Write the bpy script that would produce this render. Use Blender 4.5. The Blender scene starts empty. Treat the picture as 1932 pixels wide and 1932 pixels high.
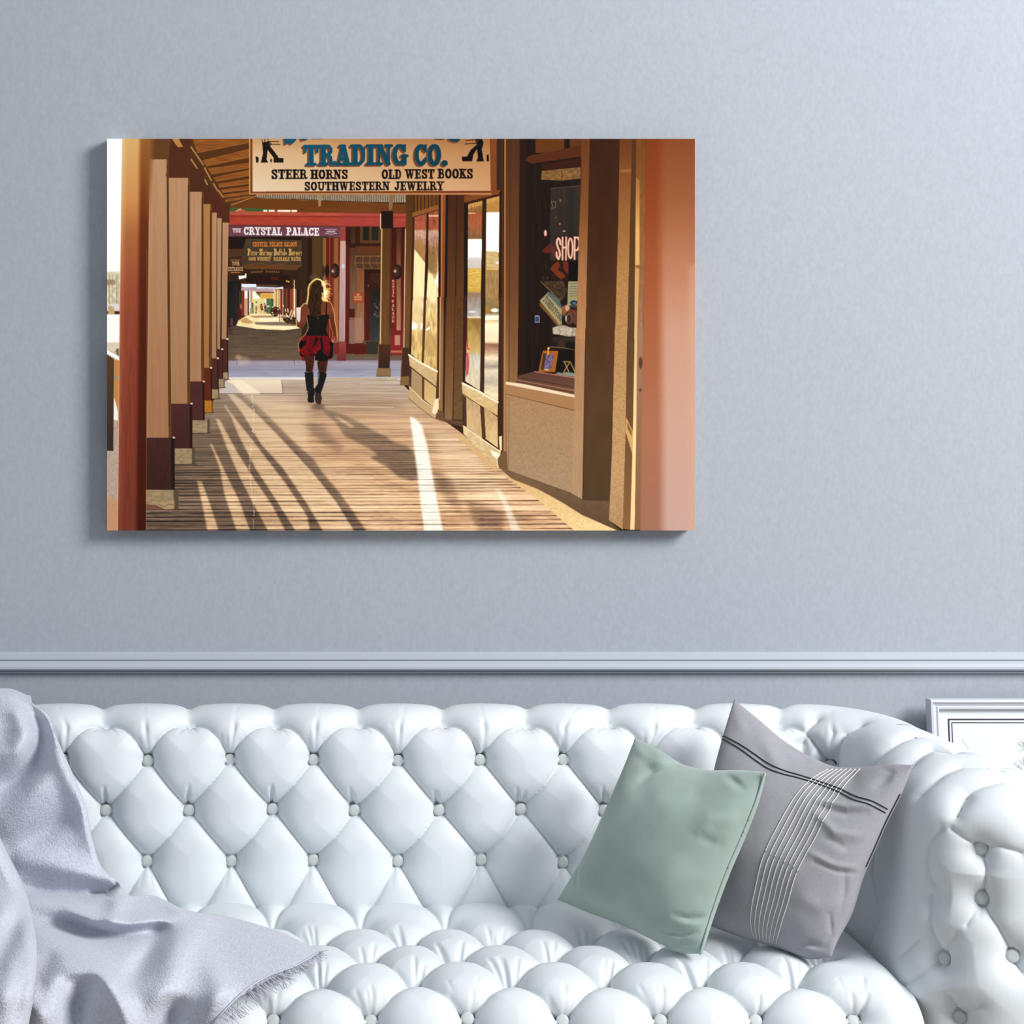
import bpy, bmesh, math, random
import numpy as np
from mathutils import Vector
C = bpy.context.scene.collection
random.seed(7)
RNG = np.random.default_rng(11)
# ------------------------------------------------------------------ camera
F_PX, CAM_D, CAM_Z = 3630.0, 3.3, 1.52      # focal length in pixels of a 1932 frame, distance to the sofa back, eye height
VPX, VPY = 480.0, 500.0                     # where the optical axis meets the (shifted) frame
cam_d = bpy.data.cameras.new('camera'); cam = bpy.data.objects.new('camera', cam_d); C.objects.link(cam)
cam.location = (0, -CAM_D, CAM_Z); cam.rotation_euler = (math.pi / 2, 0, 0)
cam_d.sensor_width = 36; cam_d.lens = 36 * F_PX / 1932
cam_d.shift_x = (966 - VPX) / 1932; cam_d.shift_y = -(966 - VPY) / 1932
cam_d.clip_start = 0.05
bpy.context.scene.camera = cam
# ------------------------------------------------------------------ world, lights, exposure
sc = bpy.context.scene
sc.view_settings.view_transform = 'Standard'; sc.view_settings.look = 'None'
sc.view_settings.exposure = 0.0; sc.view_settings.gamma = 1.0; sc.view_settings.use_curve_mapping = False
W = bpy.data.worlds.new('room_light'); sc.world = W; W.use_nodes = True
bg = W.node_tree.nodes['Background']; bg.inputs['Color'].default_value = (0.86, 0.93, 1.0, 1); bg.inputs['Strength'].default_value = 0.49


def area(name, loc, target, sx, sy, power, col):
    l = bpy.data.lights.new(name, 'AREA'); l.shape = 'RECTANGLE'; l.size = sx; l.size_y = sy
    l.energy = power; l.color = col
    o = bpy.data.objects.new(name, l); C.objects.link(o); o.location = loc
    o.rotation_euler = (Vector(target) - Vector(loc)).to_track_quat('-Z', 'Y').to_euler()
    return o


area('window_light', (3.4, -2.5, 3.3), (0.5, 0.1, 0.95), 1.7, 1.6, 272, (1.0, 0.99, 0.98))

# ------------------------------------------------------------------ helpers
def px(x, y, Y):
    """the point at depth Y that lies on the ray through photo pixel (x, y)"""
    k = (Y + CAM_D) / F_PX
    return ((x - VPX) * k, Y, CAM_Z - (y - VPY) * k)


def project(P):
    r = F_PX / (P[..., 1] + CAM_D)
    return VPX + P[..., 0] * r, VPY + (CAM_Z - P[..., 2]) * r


def ss(a, b, x):
    t = np.clip((x - a) / (b - a), 0, 1)
    return t * t * (3 - 2 * t)


def mat(name, col, rough=0.5, bump=None, spec=0.5, sheen=0.0, var=None):
    m = bpy.data.materials.new(name); m.use_nodes = True
    nt = m.node_tree; b = nt.nodes['Principled BSDF']
    b.inputs['Base Color'].default_value = (*col, 1); b.inputs['Roughness'].default_value = rough
    b.inputs['Specular IOR Level'].default_value = spec
    if sheen: b.inputs['Sheen Weight'].default_value = sheen; b.inputs['Sheen Roughness'].default_value = 0.5
    tc = nt.nodes.new('ShaderNodeTexCoord')
    if bump:
        sc_, st, dist = bump
        n = nt.nodes.new('ShaderNodeTexNoise'); n.inputs['Scale'].default_value = sc_; n.inputs['Detail'].default_value = 4
        nt.links.new(tc.outputs['Object'], n.inputs['Vector'])
        bp = nt.nodes.new('ShaderNodeBump'); bp.inputs['Strength'].default_value = st; bp.inputs['Distance'].default_value = dist
        nt.links.new(n.outputs['Fac'], bp.inputs['Height']); nt.links.new(bp.outputs['Normal'], b.inputs['Normal'])
    if var:
        sc2, amt = var[0], var[1]
        n = nt.nodes.new('ShaderNodeTexNoise'); n.inputs['Scale'].default_value = sc2; n.inputs['Detail'].default_value = 5
        if len(var) > 2:
            mp = nt.nodes.new('ShaderNodeMapping'); mp.inputs['Scale'].default_value = var[2]
            nt.links.new(tc.outputs['Object'], mp.inputs['Vector']); nt.links.new(mp.outputs['Vector'], n.inputs['Vector'])
        else:
            nt.links.new(tc.outputs['Object'], n.inputs['Vector'])
        r = nt.nodes.new('ShaderNodeValToRGB')
        r.color_ramp.elements[0].position = 0.3; r.color_ramp.elements[1].position = 0.7
        r.color_ramp.elements[0].color = (*[c * (1 - amt) for c in col], 1)
        r.color_ramp.elements[1].color = (*[min(1, c * (1 + amt)) for c in col], 1)
        nt.links.new(n.outputs['Fac'], r.inputs['Fac']); nt.links.new(r.outputs['Color'], b.inputs['Base Color'])
    return m


def srgb(r, g, b):
    f = lambda c: (c / 255) / 12.92 if c <= 10 else ((c / 255 + 0.055) / 1.055) ** 2.4
    return (f(r), f(g), f(b))


def link(name, me, parent=None, m=None):
    o = bpy.data.objects.new(name, me); C.objects.link(o)
    if m is not None: me.materials.append(m)
    if parent: o.parent = parent
    return o


def smooth(me):
    me.polygons.foreach_set('use_smooth', [True] * len(me.polygons)); me.update()


def grid_mesh(name, P, close_u=False, flip=False):
    """P: (nu, nv, 3) -> quad mesh"""
    nu, nv = P.shape[:2]
    i = np.arange(nu * nv).reshape(nu, nv)
    if close_u: i = np.vstack([i, i[:1]])
    a, b, c, d = i[:-1, :-1], i[1:, :-1], i[1:, 1:], i[:-1, 1:]
    q = np.stack([a, b, c, d] if not flip else [a, d, c, b], -1).reshape(-1, 4)
    me = bpy.data.meshes.new(name)
    me.vertices.add(nu * nv); me.vertices.foreach_set('co', P.reshape(-1).astype(np.float32))
    n = len(q)
    me.loops.add(n * 4); me.loops.foreach_set('vertex_index', q.reshape(-1).astype(np.int32))
    me.polygons.add(n); me.polygons.foreach_set('loop_start', (np.arange(n) * 4).astype(np.int32))
    me.polygons.foreach_set('use_smooth', np.ones(n, dtype=bool))
    me.update(calc_edges=True); me.validate()
    return me


def bm_mesh(name, bm):
    me = bpy.data.meshes.new(name); bm.to_mesh(me); bm.free(); return me


def add_box(bm, x0, x1, y0, y1, z0, z1, bev=0.0):
    r = bmesh.ops.create_cube(bm, size=1)
    for v in r['verts']:
        v.co = Vector(((x0 + x1) / 2 + v.co.x * (x1 - x0), (y0 + y1) / 2 + v.co.y * (y1 - y0), (z0 + z1) / 2 + v.co.z * (z1 - z0)))
    if bev:
        es = list({e for v in r['verts'] for e in v.link_edges})
        bmesh.ops.bevel(bm, geom=es, offset=bev, segments=2, affect='EDGES')


def tag(o, label=None, cat=None, group=None, kind=None):
    if label: o['label'] = label
    if cat: o['category'] = cat
    if group: o['group'] = group
    if kind: o['kind'] = kind
    return o


def empty(name, loc):
    o = bpy.data.objects.new(name, None); C.objects.link(o); o.location = loc; o.empty_display_size = 0.1
    return o


def put(o, parent):                # child built in world coordinates under a parent that stands away from the origin
    o.parent = parent; o.matrix_parent_inverse = __import__('mathutils').Matrix.Translation(parent.location).inverted(); return o


def sweep_x(name, prof, x0, x1, m):
    """a moulding: profile points (y, z) swept along x"""
    bm = bmesh.new()
    n = len(prof)
    A = [bm.verts.new((x0, y, z)) for y, z in prof]; B = [bm.verts.new((x1, y, z)) for y, z in prof]
    for i in range(n): bm.faces.new((A[i], A[(i + 1) % n], B[(i + 1) % n], B[i]))
    bm.faces.new(A[::-1]); bm.faces.new(B)
    bmesh.ops.recalc_face_normals(bm, faces=bm.faces)
    return link(name, bm_mesh(name, bm), None, m)


# ------------------------------------------------------------------ room
WALL = 0.24
m_wall = mat('wall_paper', (0.366, 0.400, 0.446), 0.85, bump=(900, 0.25, 0.0006), spec=0.15, var=(160, 0.05, (1, 1, 0.6)))
m_floor = mat('floor_boards', (0.30, 0.24, 0.19), 0.5, var=(6, 0.3, (1, 12, 1)))
bm = bmesh.new(); add_box(bm, -3.2, 4.2, WALL, WALL + 0.12, 0, 3.0)
tag(link('wall_back', bm_mesh('wall_back', bm), None, m_wall), kind='structure')
bm = bmesh.new(); add_box(bm, -3.2, 4.2, -4.2, WALL + 0.12, -0.08, 0)
tag(link('floor', bm_mesh('floor', bm), None, m_floor), kind='structure')
def wz(y): return CAM_Z - (y - VPY) * (WALL + CAM_D) / F_PX
m_trim = mat('trim_paint', (0.402, 0.440, 0.490), 0.45, spec=0.4)
y0 = WALL
prof = [(y0 + .005, wz(1229)), (y0 - .003, wz(1230)), (y0 - .006, wz(1233)), (y0 - .008, wz(1241)), (y0 - .0085, wz(1243)), (y0 - .0055, wz(1243.6)),
        (y0 - .0055, wz(1244.6)), (y0 - .010, wz(1245.2)), (y0 - .016, wz(1249)), (y0 - .0195, wz(1254)), (y0 - .020, wz(1258)), (y0 - .018, wz(1261)),
        (y0 - .011, wz(1262.5)), (y0 - .008, wz(1264)), (y0 - .010, wz(1265.2)), (y0 - .0105, wz(1267)), (y0 - .009, wz(1268)), (y0 - .003, wz(1269)), (y0 + .005, wz(1269.5))]
tag(sweep_x('trim_1', prof, -3.2, 4.2, m_trim), kind='structure')
tag(sweep_x('baseboard_back', [(y0 + .005, 0), (y0 - .018, 0), (y0 - .018, .10), (y0 - .012, .12), (y0 - .006, .13), (y0 + .005, .13)], -3.2, 4.2, m_trim), kind='structure')
# ------------------------------------------------------------------ tufted sofa
m_leather = mat('white_leather', srgb(211, 217, 221), 0.54, bump=(500, 0.10, 0.0006), spec=0.35)
m_button = mat('button_leather', srgb(188, 194, 194), 0.5, spec=0.3)
m_wood = mat('dark_wood', (0.06, 0.035, 0.02), 0.4)
sofa = tag(empty('chesterfield_sofa', (0, 0, 0)), 'long white leather sofa with diamond-tufted back, seat and rolled arm', 'sofa')

# half path (right side): base line and centre line of the padded wall, matched by arc length
def arc(cx, cy, r, a0, a1, n):
    a = np.radians(np.linspace(a0, a1, n)); return np.stack([cx + r * np.cos(a), cy + r * np.sin(a)], 1)
def seg(a, b, n): return np.linspace(a, b, n)
def join(*L): return np.vstack([L[0]] + [x[1:] for x in L[1:]])
Bh = join(seg((0, 0), (.905, 0), 91), arc(.905, -.08, .08, 90, 0, 14), seg((.985, -.08), (.985, -.33), 26),
          arc(1.14, -.33, .155, 180, 360, 50), seg((1.295, -.33), (1.20, -.08), 26), seg((1.20, -.08), (1.175, .01), 8))
Ch = join(seg((0, .085), (.935, .085), 91), arc(.935, -.06, .145, 90, 0, 14), seg((1.08, -.06), (1.145, -.33), 26),
          np.vstack([seg((1.145, -.33), (1.150, -.345), 25), seg((1.150, -.345), (1.145, -.33), 25)]), seg((1.145, -.33), (1.08, -.06), 26), arc(.935, -.06, .145, 0, 18, 8))
COR = len(seg((0,0),(1,0),91)) + 13

ls = np.concatenate([[0], np.cumsum(np.hypot(*np.diff(Bh, axis=0).T))])
S_MAX = ls[-1]; i_in, i_f0, i_f1 = 103, 128, 177
S_TIP = (ls[i_f0] + ls[i_f1]) / 2
def mirror_s(a):        # the inner-side position that shares a ridge point with an outer-side position
    return np.interp(a, [0, S_TIP, ls[i_f1], ls[202], S_MAX], [0, S_TIP, ls[i_f0], ls[i_in], ls[i_in] - .025])
# profile: (w across base->centre, z) by length
PR = np.array([(0.0, .33), (0.0, .40), (.01, .45), (.06, .50), (.11, .55), (.15, .60), (.18, .64), (.21, .668), (.28, .692), (.40, .713), (.56, .728),
               (.76, .737), (1.0, .740), (1.25, .737), (1.45, .728), (1.62, .712), (1.74, .690), (1.80, .66), (1.78, .63), (1.66, .60), (1.6, .56), (1.6, .30), (1.6, .09)])
pl = np.concatenate([[0], np.cumsum(np.hypot(np.diff(PR[:, 0]) * .1, np.diff(PR[:, 1])))])
V_CREST = pl[12]
def cr(xs, xp, yp):      # smooth interpolation (Catmull-Rom tangents)
    m = np.gradient(yp, xp); i = np.clip(np.searchsorted(xp, xs) - 1, 0, len(xp) - 2)
    h = xp[i + 1] - xp[i]; t = np.clip((xs - xp[i]) / h, 0, 1)
    return (2*t**3 - 3*t**2 + 1) * yp[i] + (t**3 - 2*t**2 + t) * h * m[i] + (-2*t**3 + 3*t**2) * yp[i+1] + (t**3 - t**2) * h * m[i+1]
def wall_surf(s, v):
    s, v = np.broadcast_arrays(np.asarray(s, float), np.asarray(v, float))
    sg = np.sign(s) + (s == 0); a = np.abs(s)
    bx, by = np.interp(a, ls, Bh[:, 0]), np.interp(a, ls, Bh[:, 1])
    cx, cy = np.interp(a, ls, Ch[:, 0]), np.interp(a, ls, Ch[:, 1])
    w, z = cr(v, pl, PR[:, 0]), cr(v, pl, PR[:, 1])
    return np.stack([sg * (bx + (cx - bx) * w), by + (cy - by) * w, z], -1)
def v_of_z(z): return np.interp(z, PR[:13, 1], pl[:13])
# seat: profile (y, z) by length
SP = np.array([(.03, .40), (0, .418), (-.04, .425), (-.12, .428), (-.20, .433), (-.30, .440), (-.36, .442), (-.405, .436), (-.438, .418), (-.456, .392), (-.464, .36), (-.466, .31), (-.466, .26)])
sl = np.concatenate([[0], np.cumsum(np.hypot(*np.diff(SP, axis=0).T))])
def seat_surf(x, v):
    x, v = np.broadcast_arrays(np.asarray(x, float), np.asarray(v, float))
    y, z = cr(v, sl, SP[:, 0]), cr(v, sl, SP[:, 1])
    e = ss(.93, 1.0, np.abs(x)); z = z - .022 * e ** 1.5
    return np.stack([x, y, z], -1)
def sv(y): return np.interp(-y, -SP[:9, 0], sl[:9])

def seg_dist(P, A, B, r=.07):
    """distance of each point to segment A-B and the position along it"""
    d = B - A; L = max((d * d).sum(), 1e-12)
    t = np.clip(((P - A) @ d) / L, 0, 1)
    return np.linalg.norm(P - (A + t[:, None] * d), axis=1), t

def tuft(surf, U, V, buttons, creases, wrinkles, H=.0108, dent=.0215, L=.0135, groove=.0034, gw=.0025, taper=None):
    P = surf(U[:, None], V[None, :]); sh = P.shape[:2]; Q = P.reshape(-1, 3)
    dc = np.full(len(Q), .12 ** -4.0); db = np.full(len(Q), 9.)
    gr = np.zeros(len(Q))
    for poly, wgt in creases:
        pts = surf(np.array([p[0] for p in poly]), np.array([p[1] for p in poly]))
        best = np.full(len(Q), 9.0)
        for A, B in zip(pts[:-1], pts[1:]):
            lo, hi = np.minimum(A, B) - .14, np.maximum(A, B) + .14
            k = np.where(np.all((Q > lo) & (Q < hi), axis=1))[0]
            if not len(k): continue
            d, t = seg_dist(Q[k], A, B)
            dw = d + (1 - wgt) * .035
            best[k] = np.minimum(best[k], dw)
            gr[k] = np.maximum(gr[k], wgt * np.exp(-(d / gw) ** 1.5))
        dc += np.maximum(best, .0005) ** -4.0
    dc = dc ** -.25
    bs = surf(np.array([b[0] for b in buttons]), np.array([b[1] for b in buttons]))
    dn = np.zeros(len(Q))
    for b, B in zip(buttons, bs):
        k = np.where(np.all(np.abs(Q - B) < .13, axis=1))[0]
        d = np.linalg.norm(Q[k] - B, axis=1); db[k] = np.minimum(db[k], d)
        dn[k] = np.maximum(dn[k], (b[2] if len(b) > 2 else 1) * np.exp(-(np.maximum(d - .009, 0) / .0225) ** 1.1))
    h = H * (1 - np.exp(-(dc / L) ** 1.15)) * 1.15 - H * .5 - dent * dn - groove * gr * ss(.008, .011, db) - .0035 * np.exp(-((db - .0122) / .0022) ** 2) * (dn > .84)
    for poly, g, w in wrinkles:
        pts = surf(np.array([p[0] for p in poly]), np.array([p[1] for p in poly])); n = len(pts) - 1
        wr = np.zeros(len(Q))
        for i, (A, B) in enumerate(zip(pts[:-1], pts[1:])):
            lo, hi = np.minimum(A, B) - 4 * w, np.maximum(A, B) + 4 * w
            k = np.where(np.all((Q > lo) & (Q < hi), axis=1))[0]
            if not len(k): continue
            d, t = seg_dist(Q[k], A, B); f = (i + t) / n
            # a fold: a groove with a raised lip beside it
            wr[k] = np.maximum(wr[k], np.exp(-(d / w) ** 2) * (1 - f) ** .7)
        h -= 1.55 * g * wr
    h = h.reshape(sh)
    if taper is not None: h = h * taper(U[:, None], V[None, :])
    du = np.gradient(P, axis=0); dv = np.gradient(P, axis=1)
    N = np.cross(du, dv); N /= np.maximum(np.linalg.norm(N, axis=2, keepdims=True), 1e-9)
    return P, N, h

a_col = lambda k: -.041 + .1437 * k
b_col = lambda k: .031 + .1437 * k
vA, vB, vC, vT = v_of_z(.663), v_of_z(.577), v_of_z(.492), v_of_z(.663) + .079
vD = v_of_z(.41)
K0, K1 = -7, 7
bt, cz, wk = [], [], []
X_END = .90
jit = lambda a=.0022: random.uniform(-a, a)
bp = {}
for k in range(K0, K1 + 1):
    for row, col, v in (('A', a_col, vA), ('B', b_col, vB), ('C', a_col, vC), ('T', b_col, vT)):
        x = col(k)
        if abs(x) <= X_END or (row != 'T' and X_END < x < 1.06): bp[row, k] = (x + jit(), v + jit())
def straight(p, q, n=6, bow=0.0):
    out = []
    for i in range(n + 1):
        f = i / n; out.append((p[0] + (q[0] - p[0]) * f + bow * math.sin(math.pi * f), p[1] + (q[1] - p[1]) * f))
    return out
for (row, k), p in bp.items():
    bt.append((p[0], p[1], 1.0 if row != 'T' else .8))
    if row == 'A':
        for kk in (k - 1, k):
            if ('B', kk) in bp: cz.append((straight(p, bp['B', kk]), 1))
            if ('T', kk) in bp:
                q = bp['T', kk]; sgn = 1 if kk == k else -1     # arched fold up to the top button
                cz.append(([(p[0] + (q[0] - p[0]) * f, p[1] + (q[1] - p[1]) * (math.sin(f * math.pi / 2) ** .8 if f > 0 else 0)) for f in np.linspace(0, 1, 9)], 1))
        wk.append(([(p[0] + jit(.004), p[1] + .004), (p[0] + jit(.01), p[1] + .06), (p[0] + jit(.02), p[1] + .115)], .0050, .0036))
        for q_ in range(3):
            dx = random.choice((-1, 1)) * random.uniform(.006, .02)
            wk.append(([(p[0] + dx * .3, p[1] + .006), (p[0] + dx, p[1] + random.uniform(.04, .075))], .0042, .0026))
    if row == 'B':
        for kk in (k, k + 1):
            if ('C', kk) in bp: cz.append((straight(p, bp['C', kk], bow=.002), 1))
        for q_ in range(2):
            dx = random.uniform(-.016, .004)
            wk.append(([(p[0] + dx * .3, p[1] + .007), (p[0] + dx, p[1] + random.uniform(.03, .052))], .0042, .0028))
    if row == 'C':
        for kk, sg in ((k, 1), (k - 1, -1)):
            cz.append((straight(p, (p[0] + sg * .052, vC - .088)), .9))
        wk.append(([(p[0] - .004, p[1] - .007), (p[0] - .012, p[1] - .04)], .0018, .003)); wk.append(([(p[0] + .004, p[1] - .007), (p[0] + .010, p[1] - .04)], .0018, .003))
    if row == 'T':
        cz.append(([(p[0], p[1]), (p[0] + jit(), V_CREST + .03), (p[0] + jit(), V_CREST + .12)], .95))
        for dx in (-.02, .012, .024):
            if random.random() < .75: wk.append(([(p[0] + dx * .25, p[1] - .004), (p[0] + dx, p[1] - random.uniform(.022, .034))], .0036, .0024))
# generic lattice folds for the left end, photographed ones for the right corner and arm
Ui = np.linspace(.85, S_TIP + .05, 420); Vi = np.linspace(0, V_CREST, 260)
GP = wall_surf(Ui[:, None], Vi[None, :]); gx, gy = project(GP)
def inv(x, y):
    d = np.hypot(gx - x, gy - y); m = d.min(); c = np.where(d < m + 2.5)
    j = np.argmin(GP[c][:, 1]); return (float(Ui[c[0][j]]), float(Vi[c[1][j]]))
def ipoly(pts): return [inv(*p) for p in pts]
arm_buttons = [(1844, 1602), (1845, 1700), (1768, 1807), (1915, 1808), (1800, 1925)]
arm_creases = [
    ([(1844, 1602), (1857, 1640), (1856, 1670), (1846, 1700)], 0.92), ([(1846, 1702), (1880, 1750), (1905, 1790), (1913, 1806)], 0.92),
    ([(1844, 1600), (1815, 1583), (1792, 1562)], 0.72), ([(1846, 1602), (1885, 1596), (1925, 1606)], 0.77),
    ([(1768, 1805), (1752, 1750), (1750, 1690)], 0.82), ([(1770, 1802), (1805, 1762)], 0.77), ([(1765, 1812), (1725, 1842), (1700, 1862)], 0.72),
    ([(1800, 1923), (1785, 1885)], 0.82), ([(1762, 1682), (1748, 1655), (1744, 1620), (1753, 1588), (1775, 1565)], 0.77),
    ([(1917, 1806), (1931, 1798)], 0.82), ([(1917, 1812), (1931, 1836)], 0.92), ([(1802, 1925), (1850, 1900)], 0.67),
    ([(1845, 1705), (1820, 1745)], 0.57), ([(1700, 1800), (1730, 1770)], 0.62), ([(1640, 1790), (1660, 1740)], 0.62), ([(1655, 1700), (1645, 1650), (1650, 1600)], 0.72),
    # folds over the roll
    ([(1512, 1425), (1512, 1401), (1524, 1370), (1542, 1353)], 1), ([(1565, 1450), (1572, 1420), (1594, 1380), (1625, 1366)], 1),
    ([(1640, 1450), (1660, 1424), (1686, 1404), (1725, 1386)], 1), ([(1695, 1460), (1715, 1437), (1758, 1411), (1800, 1401)], 1),
    ([(1735, 1500), (1758, 1476), (1813, 1443), (1865, 1434)], 1), ([(1800, 1535), (1807, 1515), (1823, 1489), (1889, 1470), (1925, 1466)], 1),
]
for x, y in arm_buttons:
    s, v = inv(x, y); bt.append((s, v, 1.0)); bp['arm', x] = (s, v)
for x, y, w in [(1763, 1683, .5), (1512, 1412, .5), (1715, 1440, .35), (1815, 1505, .35)]:
    s, v = inv(x, y); bt.append((s, v, w))
for pts, w in arm_creases: cz.append((ipoly(pts), w))
for x, y in arm_buttons:
    for q_ in range(5):
        a = random.uniform(0, 6.28); r = random.uniform(22, 40)
        wk.append((ipoly([(x + 7 * math.cos(a), y + 7 * math.sin(a)), (x + r * math.cos(a), min(1931, y + r * math.sin(a)))]), .0014, .003))
# left arm: regular rows
for j in range(5):
    s = -(1.0 + .14 * j)
    for v, o in ((vA, 0), (vB, .07), (vC, 0)):
        bt.append((s - o, v, 1)); bp['left', j, v] = (s - o, v)
    cz.append((straight((s, vA), (s - .07, vB)), 1)); cz.append((straight((s, vA), (s + .07, vB)), 1))
    cz.append((straight((s, vC), (s - .07, vB)), 1)); cz.append((straight((s, vC), (s + .07, vB)), 1))
    cz.append((straight((s, vA), (s + .0, V_CREST)), 1))

U = np.concatenate([np.linspace(-S_MAX, -.60, 240, endpoint=False), np.linspace(-.60, S_TIP + .02, 880, endpoint=False), np.linspace(S_TIP + .02, S_MAX, 60)])
V = np.concatenate([np.linspace(0, .06, 8, endpoint=False), np.linspace(.06, V_CREST, 200)])
def wt(u, v):
    # the far (outer) side of each arm is plain; nothing is quilted where it closes on the ridge past the tip
    return (1 - 0 * np.abs(u)) * (1 - .7 * ss(S_TIP - .2, S_TIP - .02, np.abs(u)) * ss(V_CREST - .05, V_CREST, v))
P, N, h = tuft(wall_surf, U, V, bt, cz, wk, taper=wt)
sgnN = 1 if N[500, 100, 1] < 0 else -1
N *= sgnN
# the outer side of each arm repeats the inner side's quilting where the two meet on the ridge
for sd in (-1, 1):
    idx = np.where(U * sd > S_TIP)[0]; order = np.argsort(U)
    for i in idx:
        u2 = sd * mirror_s(abs(U[i])); j = np.clip(np.searchsorted(U, u2), 1, len(U) - 1); f = (u2 - U[j-1]) / (U[j] - U[j-1])
        h[i] = (h[j-1] * (1 - f) + h[j] * f) * np.maximum(ss(V_CREST - .10, V_CREST - .02, V), 1 - ss(S_TIP, S_TIP + .12, abs(U[i])))
P[:, -1] = P[:, -1]; NN = N.copy(); kz = ss(V_CREST - .03, V_CREST, V)[None, :, None]
N = NN * (1 - kz) + np.array([0, 0, 1.0]) * kz
h *= (1 - .12 * ss(1.06, 1.16, np.abs(U)))[:, None]
PT = P + N * h[..., None]
# let the ridge of the arms meet: no sideways shift at the crest there
arm_z = (np.abs(U)[:, None] > .96)
o = link('backrest', grid_mesh('backrest', PT, flip=(sgnN < 0)), sofa, m_leather)
# outer back of the roll (behind the crest)
Ub = U[np.abs(U) < ls[i_in] + .004]
Vb = np.concatenate([np.linspace(V_CREST, V_CREST + .12, 50, endpoint=False), np.linspace(V_CREST + .12, pl[-1], 20)])
P2, N2, h2 = tuft(wall_surf, Ub, Vb, bt, cz, wk, taper=lambda u, v: (1 - ss(V_CREST + .07, V_CREST + .13, v)) * np.ones_like(u))
N2 *= sgnN
kz = (1 - ss(V_CREST, V_CREST + .03, Vb))[None, :, None]; N2 = N2 * (1 - kz) + np.array([0, 0, 1.0]) * kz
link('outer_back', grid_mesh('outer_back', P2 + N2 * h2[..., None], flip=(sgnN < 0)), sofa, m_leather)

# ---- seat
seat_rows = [('S1', b_col, sv(-.10)), ('S2', a_col, sv(-.192)), ('S3', b_col, sv(-.283)), ('S4', a_col, sv(-.374)), ('S5', b_col, sv(-.374) + .084), ('S6', a_col, sv(-.374) + .19)]
sp, sb, scz, swk = {}, [], [], []
for ri, (nm, col, v) in enumerate(seat_rows):
    for k in range(K0, K1 + 1):
        x = col(k)
        if nm == 'S5': x = x * 1.0
        if abs(x) < .93: sp[ri, k] = (x + jit(.003), v + jit(.003))
for (ri, k), p in sp.items():
    sb.append((p[0], p[1], 1.15 if ri < 4 else .95))
    for kk in ((k - 1, k) if seat_rows[ri][1] is a_col else (k, k + 1)):
        if (ri + 1, kk) in sp:
            q = sp[ri + 1, kk]
            scz.append(([(p[0] + (q[0] - p[0]) * f, p[1] + (q[1] - p[1]) * f) for f in np.linspace(0, 1, 7)], 1))
    if ri == 0:
        for sg in (-1, 1): scz.append((straight(p, (p[0] + sg * .035, 0.0)), .8))
    if ri >= 1:
        for q_ in range(4 if ri < 4 else 5):
            dx = random.uniform(-.032, .032)
            swk.append(([(p[0] + dx * .3, p[1] - .005), (p[0] + dx, p[1] - random.uniform(.035, .07))], .0055 if ri >= 3 else .0042, .0030))
    if ri >= 3:
        for sg in (-1, 1): swk.append(([(p[0] + sg * .004, p[1] + .006), (p[0] + sg * random.uniform(.012, .02), p[1] + random.uniform(.025, .035))], .0032, .0028))
Us = np.concatenate([np.linspace(-.995, -.55, 90, endpoint=False), np.linspace(-.55, .995, 720)])
Vs = np.concatenate([np.linspace(0, sl[8] + .08, 265, endpoint=False), np.linspace(sl[8] + .08, sl[-1], 14)])
def st(u, v): return (1 - ss(.955, .99, np.abs(u)) * .9) * (1 - .5 * (1 - ss(0, .06, v))) * (1 - .8 * ss(sl[8] + .09, sl[-1], v))
P3, N3, h3 = tuft(seat_surf, Us, Vs, sb, scz, swk, H=.0135, dent=.0190, L=.0150, groove=.003, gw=.0032, taper=st)
sg3 = 1 if N3[400, 80, 2] > 0 else -1
N3 *= sg3
link('seat', grid_mesh('seat', P3 + N3 * h3[..., None], flip=(sg3 < 0)), sofa, m_leather)

# ---- covered buttons
def button_mesh():
    bm = bmesh.new(); R, H_ = .0100, .0032; rings = [(0, 1.0), (.45, .95), (.75, .80), (.92, .50), (1.0, .0), (.95, -.9)]
    n = 20; prev = None; top = bm.verts.new((0, 0, H_))
    for r, z in rings[1:]:
        ring = [bm.verts.new((R * r * math.cos(2 * math.pi * i / n), R * r * math.sin(2 * math.pi * i / n), H_ * z)) for i in range(n)]
        for i in range(n):
            if prev is None: bm.faces.new((top, ring[i], ring[(i + 1) % n]))
            else: bm.faces.new((prev[i], ring[i], ring[(i + 1) % n], prev[(i + 1) % n]))
        prev = ring
    bm.faces.new(prev[::-1])
    me = bm_mesh('button', bm); smooth(me); return me
bme = button_mesh(); bme.materials.append(m_button)
def place_button(UU, VV, PP, NN, s_, v_, lift=.0022):
    i = int(np.argmin(np.abs(UU - s_))); j = int(np.argmin(np.abs(VV - v_)))
    n = NN[i, j]
    o = bpy.data.objects.new('button', bme); C.objects.link(o); o.parent = sofa
    o.location = tuple(PP[i, j] + n * lift)
    o.rotation_euler = Vector(n).to_track_quat('Z', 'Y').to_euler()
for key, p in bp.items():
    if key[0] in ('A', 'B', 'C', 'arm') or (key[0] == 'left' and key[1] < 3):
        place_button(U, V, PT, N, p[0], p[1], .0022 if key[0] != 'T' else -.002)
P3T = P3 + N3 * h3[..., None]
for (ri, k), p in sp.items():
    if ri == 4 or (ri == 3 and p[0] > -.1): place_button(Us, Vs, P3T, N3, p[0], p[1])
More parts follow.
